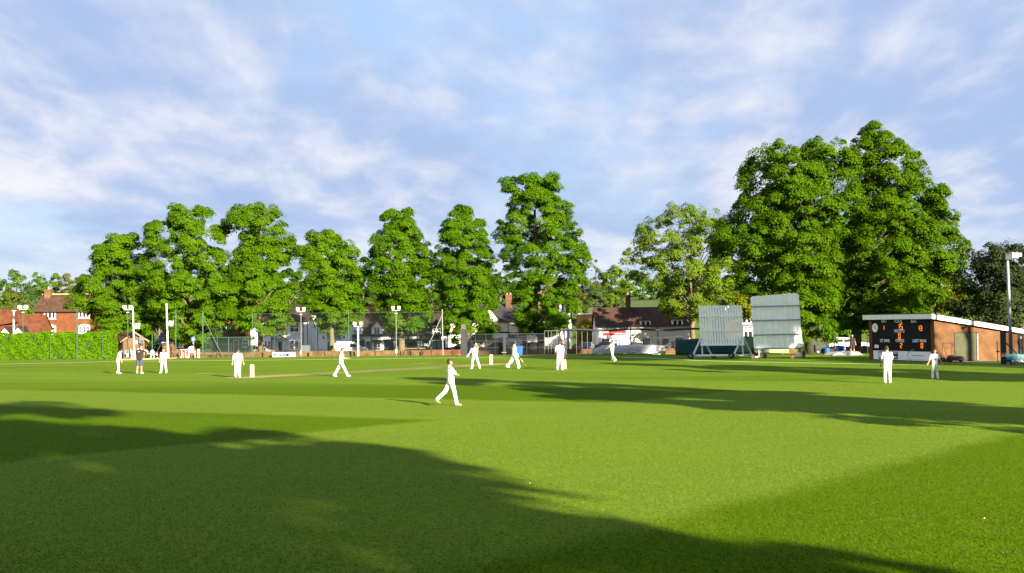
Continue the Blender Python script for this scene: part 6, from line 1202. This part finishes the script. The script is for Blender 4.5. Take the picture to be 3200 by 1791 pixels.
def person(label, loc, yaw, h, legs, arms, lean=0, side=0, head=(0, 0), top=CLW, bot=CLW, shoe=SHW, hair=HBRN, skin=SKIN, shorts=False, hat=None, pads=False, gloves=False, bald=False, build=1.0, bat=None, badge=False, collar=True, wide=1.0):
    k = h/1.75; t = thing('person', label, 'person', loc, R(yaw)); UP = Vector((math.sin(R(side)), math.sin(R(lean)), math.cos(R(lean)))).normalized(); RT = Vector((1, 0, -math.sin(R(side)))).normalized(); FW = UP.cross(RT)*1.0
    J = {'hip': Vector((0, 0, 0))}; J['chest'] = UP*.40*k; J['neck'] = UP*.53*k
    L_ = {}
    for i, s in enumerate((-1, 1)):
        a, b, ab, fp = legs[i]; hp = RT*s*.092*k; kn = hp+Vector((s*math.sin(R(ab)), math.sin(R(a)), -math.cos(R(a)))).normalized()*.44*k
        an = kn+Vector((s*math.sin(R(ab)), math.sin(R(a-b)), -math.cos(R(a-b)))).normalized()*.42*k
        fd = Vector((s*.22, math.cos(R(fp)), -math.sin(R(fp)))).normalized(); L_[s] = (hp, kn, an, fd)
    low = min(min((an+fd*.15*k).z-.035*k, an.z-.085*k) for (_, _, an, fd) in L_.values()); off = Vector((0, 0, -low))
    for q_ in J: J[q_] = J[q_]+off
    L_ = {s: (a+off, b+off, c+off, d) for s, (a, b, c, d) in L_.items()}
    A_ = {}
    for i, s in enumerate((-1, 1)):
        sa, ab, e, ab2 = arms[i]; sh = J['neck']-UP*.055*k+RT*s*.185*k*wide
        el = sh+Vector((s*math.sin(R(ab)), math.sin(R(sa))*math.cos(R(ab)), -math.cos(R(sa))*math.cos(R(ab))))*.29*k
        fdir = Vector((s*math.sin(R(ab2)), math.sin(R(sa+e))*math.cos(R(ab2)), -math.cos(R(sa+e))*math.cos(R(ab2)))); wr = el+fdir*.25*k; A_[s] = (sh, el, wr, fdir)
    bw = build
    # body: one continuous skin
    m = M()
    for s in (-1, 1): caps(m, J['hip']+RT*s*.07*k+UP*.05*k, .10*k*bw, J['chest']+RT*s*.075*k, .105*k*bw)
    caps(m, J['neck']-UP*.03*k, .06*k, J['neck']+UP*.08*k, .052*k)
    hu = (UP*math.cos(R(head[0]))+FW*math.sin(R(head[0]))).normalized(); hf0 = (FW*math.cos(R(head[0]))-UP*math.sin(R(head[0]))).normalized(); hr0 = hf0.cross(hu)
    hf = (hf0*math.cos(R(head[1]))+hr0*math.sin(R(head[1]))).normalized(); hr = hf.cross(hu)
    hc = J['neck']+UP*.07*k+hu*.115*k+hf*.02*k
    hk = k**.55*1.0 if h < 1.6 else k
    caps(m, hc+hu*.03*hk-hf*.015*hk, .088*hk, hc-hu*.045*hk+hf*.02*hk, .068*hk); caps(m, hc-hu*.06*hk+hf*.03*hk, .05*hk, hc-hu*.095*hk+hf*.055*hk, .03*hk)
    caps(m, hc+hf*.085*hk-hu*.005*hk, .012*hk, hc+hf*.10*hk-hu*.04*hk, .016*hk, 8)
    caps(m, hc+hf*.078*hk-hu*.078*hk-hr*.02*hk, .01*hk, hc+hf*.078*hk-hu*.078*hk+hr*.02*hk, .01*hk, 8)
    for s in (-1, 1): caps(m, hc+hr*s*.085*hk+hu*.015*hk-hf*.005*hk, .014*hk, hc+hr*s*.085*hk-hu*.03*hk, .011*hk, 8)
    for s in (-1, 1):
        hp, kn, an, fd = L_[s]; caps(m, hp, .085*k*bw, kn, .056*k*bw); caps(m, kn, .055*k*bw, kn.lerp(an, .35)-FW*.012*k, .057*k*bw); caps(m, kn.lerp(an, .35)-FW*.012*k, .057*k*bw, an, .037*k); caps(m, an-Vector((0, 0, .04*k))-fd*.03*k, .036*k, an-Vector((0, 0, .05*k))+fd*.15*k, .028*k)
        sh, el, wr, fdir = A_[s]; caps(m, sh, .058*k*bw, el, .043*k*bw); caps(m, el, .043*k*bw, wr, .028*k)
        sd_ = fdir.cross(FW).normalized() if abs(fdir.dot(FW)) < .95 else RT.copy(); pn2 = fdir.cross(sd_).normalized()
        for o_ in (-.018, .018): caps(m, wr, .022*k, wr+fdir*.085*k+sd_*o_*k, .021*k, 8)
        for j, ln in enumerate((.062, .074, .07, .052)):
            b0 = wr+fdir*.088*k+sd_*(.030-.020*j)*k; b1 = b0+(fdir*.8+pn2*.3*s+sd_*(.12-.08*j)).normalized()*ln*.55*k; b2 = b1+(fdir*.5+pn2*.7*s).normalized()*ln*.5*k
            caps(m, b0, .0115*k, b1, .0105*k, 7); caps(m, b1, .0105*k, b2, .009*k, 7)
        b0 = wr+fdir*.03*k+sd_*.03*k; caps(m, b0, .0135*k, b0+(fdir*.65+sd_*.7).normalized()*.04*k, .0125*k, 7); b1 = b0+(fdir*.65+sd_*.7).normalized()*.04*k; caps(m, b1, .012*k, b1+(fdir*.9+sd_*.2).normalized()*.03*k, .010*k, 7)
    blob('body', m, .0095*k, skin, t, 3)
    for s in (-1, 1): M().ell(hc+hf*.082*hk+hr*s*.032*hk+hu*.008*hk, (.011*hk, .011*hk, .008*hk), 8, 6).build('eye', EYE, t)
    # shirt
    m = M(); g_ = .026*k
    for s in (-1, 1): caps(m, J['hip']+RT*s*.075*k-UP*.04*k, .108*k*bw+g_*.8, J['hip']+RT*s*.075*k+UP*.18*k, .10*k*bw+g_); caps(m, J['hip']+RT*s*.075*k+UP*.18*k, .10*k*bw+g_, J['chest']+RT*s*.08*k*wide, .108*k*bw+g_*.8)
    for s in (-1, 1):
        sh, el, wr, fdir = A_[s]; caps(m, J['neck']-UP*.06*k, .065*k, sh, .066*k*bw); e2 = sh.lerp(el, .74); caps(m, sh, .07*k*bw, e2, .072*k*bw); caps(m, J['chest']+RT*s*.09*k, .085*k, sh, .07*k)
    if collar: caps(m, J['neck']-UP*.015*k-FW*.005*k, .068*k, J['neck']+UP*.018*k-FW*.005*k, .066*k)
    blob('shirt', m, .013*k, top, t, 3)
    # trousers
    m = M(); caps(m, J['hip']-RT*.06*k+UP*.07*k, .108*k*bw, J['hip']+RT*.06*k+UP*.07*k, .108*k*bw)
    for s in (-1, 1):
        hp, kn, an, fd = L_[s]; caps(m, hp+UP*.04*k, .112*k*bw, hp.lerp(kn, .3), .100*k*bw)
        if shorts: caps(m, hp.lerp(kn, .3), .100*k*bw, hp.lerp(kn, .92), .088*k*bw)
        else: caps(m, hp.lerp(kn, .3), .100*k*bw, kn, .082*k*bw); caps(m, kn, .082*k*bw, kn.lerp(an, .6), .074*k*bw); caps(m, kn.lerp(an, .6), .074*k*bw, an+(kn-an).normalized()*.03*k, .073*k)
    blob('shorts' if shorts else 'trousers', m, .013*k, bot, t, 3)
    for s in (-1, 1):
        hp, kn, an, fd = L_[s]; m = M(); dn = Vector((0, 0, -1)) if abs(fd.z) < .3 else (Vector((0, 0, -1))-fd*(-fd.z)).normalized(); b0 = an+dn*.035*k
        caps(m, b0-fd*.035*k, .047*k, b0+fd*.06*k+dn*.008*k, .046*k); caps(m, b0+fd*.06*k+dn*.008*k, .046*k, b0+fd*.155*k+dn*.016*k, .036*k); blob('shoe', m, .011*k, shoe, t, 2)
    if shorts:
        for s in (-1, 1):
            hp, kn, an, fd = L_[s]; m = M(); caps(m, an, .042*k, an+(kn-an).normalized()*.05*k, .043*k); m.v and m.build('sock', SHW, t, True)
    if not bald and hat is None:
        m = M(); caps(m, hc+hu*.045*hk-hf*.025*hk, .094*hk, hc+hu*.0*hk-hf*.045*hk, .078*hk); caps(m, hc+hu*.075*hk+hf*.02*hk, .062*hk, hc+hu*.07*hk+hf*.045*hk, .045*hk)
        for j in range(7): a = j*.9; caps(m, hc+hu*.10*hk+hf*.05*hk*math.cos(a)+hr*.05*hk*math.sin(a), .028*hk, hc+hu*.115*hk+hf*.06*hk*math.cos(a)+hr*.055*hk*math.sin(a), .02*hk, 7)
        blob('hair', m, .011*k, hair, t, 2)
    elif bald:
        pass
    else:
        m = M(); caps(m, hc+hu*.04*hk-hf*.02*hk, .108*hk, hc+hu*.01*hk-hf*.02*hk, .104*hk); pk = hc+hu*.04*hk+hf*.09*hk
        caps(m, pk-hr*.05*hk, .022*hk, pk+hf*.075*hk-hr*.03*hk, .014*hk); caps(m, pk+hr*.05*hk, .022*hk, pk+hf*.075*hk+hr*.03*hk, .014*hk); caps(m, pk, .024*hk, pk+hf*.085*hk, .014*hk); hm = blob('helmet', m, .012*k, hat, t, 2)
        m = M()
        if hat is HELM:
            for j in range(4):
                z_ = -.03-.028*j; m.tube([hc+hr*(.1*hk*math.cos(a))*1.0+hf*(.12*hk*math.sin(a)+.03*hk)+hu*z_*hk for a in [PI*i/8 for i in range(9)]], .005*hk, 5)
            m.build('face_guard', STRAP, hm)
    if pads:
        for s in (-1, 1):
            hp, kn, an, fd = L_[s]; f_ = (fd-Vector((0, 0, fd.z))).normalized()*.035*k; m = M(); caps(m, kn.lerp(hp, .22)+f_, .085*k, kn+f_*1.2, .105*k); caps(m, kn+f_*1.2, .105*k, kn.lerp(an, .85)+f_, .088*k); caps(m, kn.lerp(an, .85)+f_, .088*k, an+f_*2-Vector((0, 0, .03*k)), .07*k)
            pd_ = blob('pad', m, .013*k, PADW, t, 2)
            for fr in (-.12, .3, .62):
                c = kn.lerp(an, fr) if fr > 0 else kn.lerp(hp, -fr); ax = (kn-an).normalized(); u_ = ax.cross(Vector((fd.x, fd.y, 0))).normalized(); v_ = u_.cross(ax)
                M().tube([c+f_*.6+(u_*math.cos(a)+v_*math.sin(a))*.112*k for a in [2*PI*i/14 for i in range(15)]], .012*k, 5).build('strap', STRAP, pd_)
    if gloves:
        for s in (-1, 1):
            sh, el, wr, fdir = A_[s]; m = M(); caps(m, wr-fdir*.06*k, .05*k, wr+fdir*.02*k, .052*k); caps(m, wr+fdir*.02*k, .055*k, wr+fdir*.10*k, .058*k); caps(m, wr+fdir*.1*k, .055*k, wr+fdir*.14*k, .045*k); blob('glove', m, .013*k, PADW, t, 2)
    if badge:
        c = J['hip']+UP*.22*k+FW*.137*k*bw; m = M(); m.tube([c+RT*.055*k*math.cos(a)+UP*.055*k*math.sin(a) for a in [2*PI*i/16 for i in range(17)]], .014*k, 6); m.ell(c+RT*.01*k, (.028*k, .008*k, .02*k), 8, 5); m.build('shirt_emblem', CLB, t)
    if top is CLB and not badge and bat is None and wide > 1:
        m = M(); c = J['neck']-UP*.13*k-FW*.140*k; m.tube([c-RT*.07*k, c+RT*.07*k], .012*k, 5); m.build('back_print', SHW, t)
        for s in (-1, 1): sh = A_[s][0]; M().tube([J['neck']+RT*s*.06*k+UP*.045*k-FW*.01*k, sh+UP*.062*k-FW*.02*k], .018*k, 6).build('shoulder_panel', SHW, t)
    tw = Matrix.Translation(t.location) @ Matrix.Rotation(R(yaw), 4, 'Z')
    return t, {s: tw @ (A_[s][2]+A_[s][3]*.1*k) for s in A_}, tw
def feet(px, row): p = PG(px, row); return p
def bat(label, a, b, roll=0):           # handle end a, toe b (world)
    a, b = Vector(a), Vector(b); d = (b-a).normalized(); t = thing('cricket_bat', label, 'bat', a); u_ = d.cross(Vector((0, 0, 1)));
    if u_.length < .2: u_ = Vector((1, 0, 0))
    u_.normalize(); v_ = u_.cross(d); M().tube([Vector((0, 0, 0)), d*.28], .018, 8).build('handle', GRIP, t); q = M(); vs = []
    for (s, w_, th) in ((.27, .02, .018), (.33, .052, .02), (.75, .054, .033), (.84, .052, .022), (.86, .042, .012)):
        for (x, y) in ((-1, -.4), (0, -1), (1, -.4), (1, .4), (-1, .4)): vs.append(d*s+u_*x*w_+v_*y*th)
    q.add(vs, [(i*5+j, i*5+(j+1) % 5, (i+1)*5+(j+1) % 5, (i+1)*5+j) for i in range(4) for j in range(5)]+[(4, 3, 2, 1, 0), tuple(range(20, 25))]); q.build('blade', BATW, t); return t
# foreground boy, arms folded, walking to the right
person('boy in cricket whites with folded arms and pink trainers, nearest to the camera', feet(1409, 1268), -72, 1.63, ((-26, 22, 1, 38), (15, 4, 1, 0)), ((34, 10, 52, -72), (36, 10, 58, -74)), lean=-3, head=(0, 12), shoe=SHP, hair=HBLK, skin=SKIN2, build=.95)
person('boy in whites looking down with bowed head, leftmost fielder', feet(369, 1168), -82, 1.60, ((-4, 2, 2, 0), (6, 3, 3, 0)), ((9, 4, 6, -4), (12, 4, 6, -6)), lean=13, head=(38, 0), hair=HBRN, build=.92)
person('man in black polo shirt and navy shorts pointing to the right', feet(436, 1168), -12, 1.80, ((-2, 2, 3, 0), (4, 4, 2, 0)), ((2, 6, 6, 4), (48, 42, 8, 52)), lean=2, side=3, head=(8, 40), top=CLB, bot=NAVY, shoe=SHD, hair=HBRN, shorts=True, wide=1.06)
person('boy in whites with arm held out, facing the camera beside the tallest mast', feet(511, 1166), 172, 1.56, ((0, 0, 8, 0), (2, 0, 6, 0)), ((14, 38, 22, 50), (4, 8, 10, 4)), lean=0, head=(4, -18), hair=HBRN, build=.95)
person('man in whites walking away beside the nearer stumps', feet(743, 1180), 8, 1.62, ((-8, 10, 1, 12), (9, 4, 0, 0)), ((-8, 14, 10, 12), (12, 14, 12, 12)), lean=2, head=(10, 0), hair=HBLK, build=1.12, wide=1.06)
person('fielder in whites striding to the right below the short lime', feet(1066, 1177), -86, 1.70, ((-25, 6, 1, 18), (27, 2, 1, -4)), ((-4, 5, 20, 2), (24, 6, 68, -10)), lean=5, head=(6, 0), hair=HBRN)
person('stooping player in whites with dark cap and white gloves left of the far stumps', feet(1484, 1153), 158, 1.64, ((8, 10, 22, 0), (12, 14, 6, 0)), ((20, 14, 50, -10), (18, 24, 30, 10)), lean=16, side=-4, head=(4, -20), hat=CLG, gloves=True, pads=False, build=1.02)
_, hnd, tw = person('batsman in navy helmet and striped pads walking to the right of the far stumps', feet(1607, 1152), -80, 1.80, ((-24, 16, 1, 14), (20, 6, 1, 0)), ((-6, 6, 14, 4), (10, 6, 14, 2)), lean=2, head=(4, -10), hat=HELM, pads=True, gloves=True)
bat('wooden bat trailing from the hand of the walking batsman', hnd[1]+Vector((0, 0, .08)), hnd[1]+Vector((.62, .12, -.78)).normalized()*.9)
_, hnd, tw = person('batsman in dark cap and strapped pads, back to camera, resting on his bat', feet(1750, 1157), 4, 1.78, ((1, 0, 4, 0), (2, 2, 3, 0)), ((10, 14, 24, 6), (6, 8, 10, 6)), lean=3, head=(8, 25), hat=CLG, pads=True, build=1.08)
bat('wooden bat standing on the grass beside the strapped batsman', Vector((hnd[1].x+.05, hnd[1].y-.05, .92)), Vector((hnd[1].x+.1, hnd[1].y-.15, 0)))
person('ginger haired man in dark shirt and shorts talking to the strapped batsman', feet(1764, 1153), 52, 1.84, ((0, 0, 2, 0), (2, 0, 2, 0)), ((4, 6, 10, 4), (8, 6, 20, 2)), lean=4, head=(12, -5), top=CLG, bot=CLB, shorts=True, hair=HGIN, shoe=SHW)
person('fielder in whites before the rain cover with a dark object in his hand', feet(1913, 1131), 60, 1.62, ((-12, 24, 1, 22), (4, 2, 1, 0)), ((40, 8, 24, 4), (30, 6, 30, 2)), lean=-3, head=(4, 0), hair=HBLK)
person('person in cream whites walking away in front of the scoreboard', feet(2774, 1198), -6, 1.66, ((-3, 4, 3, 4), (5, 4, 2, 0)), ((6, 10, 12, 8), (10, 10, 40, 2)), lean=2, head=(16, 0), top=CLW, bot=CLC, hair=HBLK, build=1.05)
person('boy in grey-white shirt with round emblem facing the camera by the hut corner', feet(2922, 1184), 178, 1.42, ((1, 2, 4, 0), (3, 6, 4, 0)), ((6, 22, 14, 22), (6, 24, 10, 26)), lean=2, head=(4, 10), hair=HBRN, badge=True)
p = G(2664, 104); person('man in black top and dark shorts standing by the grey sheet under the trees', p, 176, 1.72, ((0, 0, 5, 0), (1, 0, 5, 0)), ((4, 14, 20, 6), (4, 14, 20, 6)), top=CLB, bot=CLG, shorts=True, bald=True, head=(14, 0), build=1.1)
p = G(3193, 84); person('bald man in black T-shirt behind the turquoise board', p, -14, 1.68, ((0, 0, 4, 0), (1, 0, 4, 0)), ((4, 12, 12, 6), (8, 12, 30, 4)), lean=22, top=CLB, bot=CLG, bald=True, head=(6, 0), build=1.12)
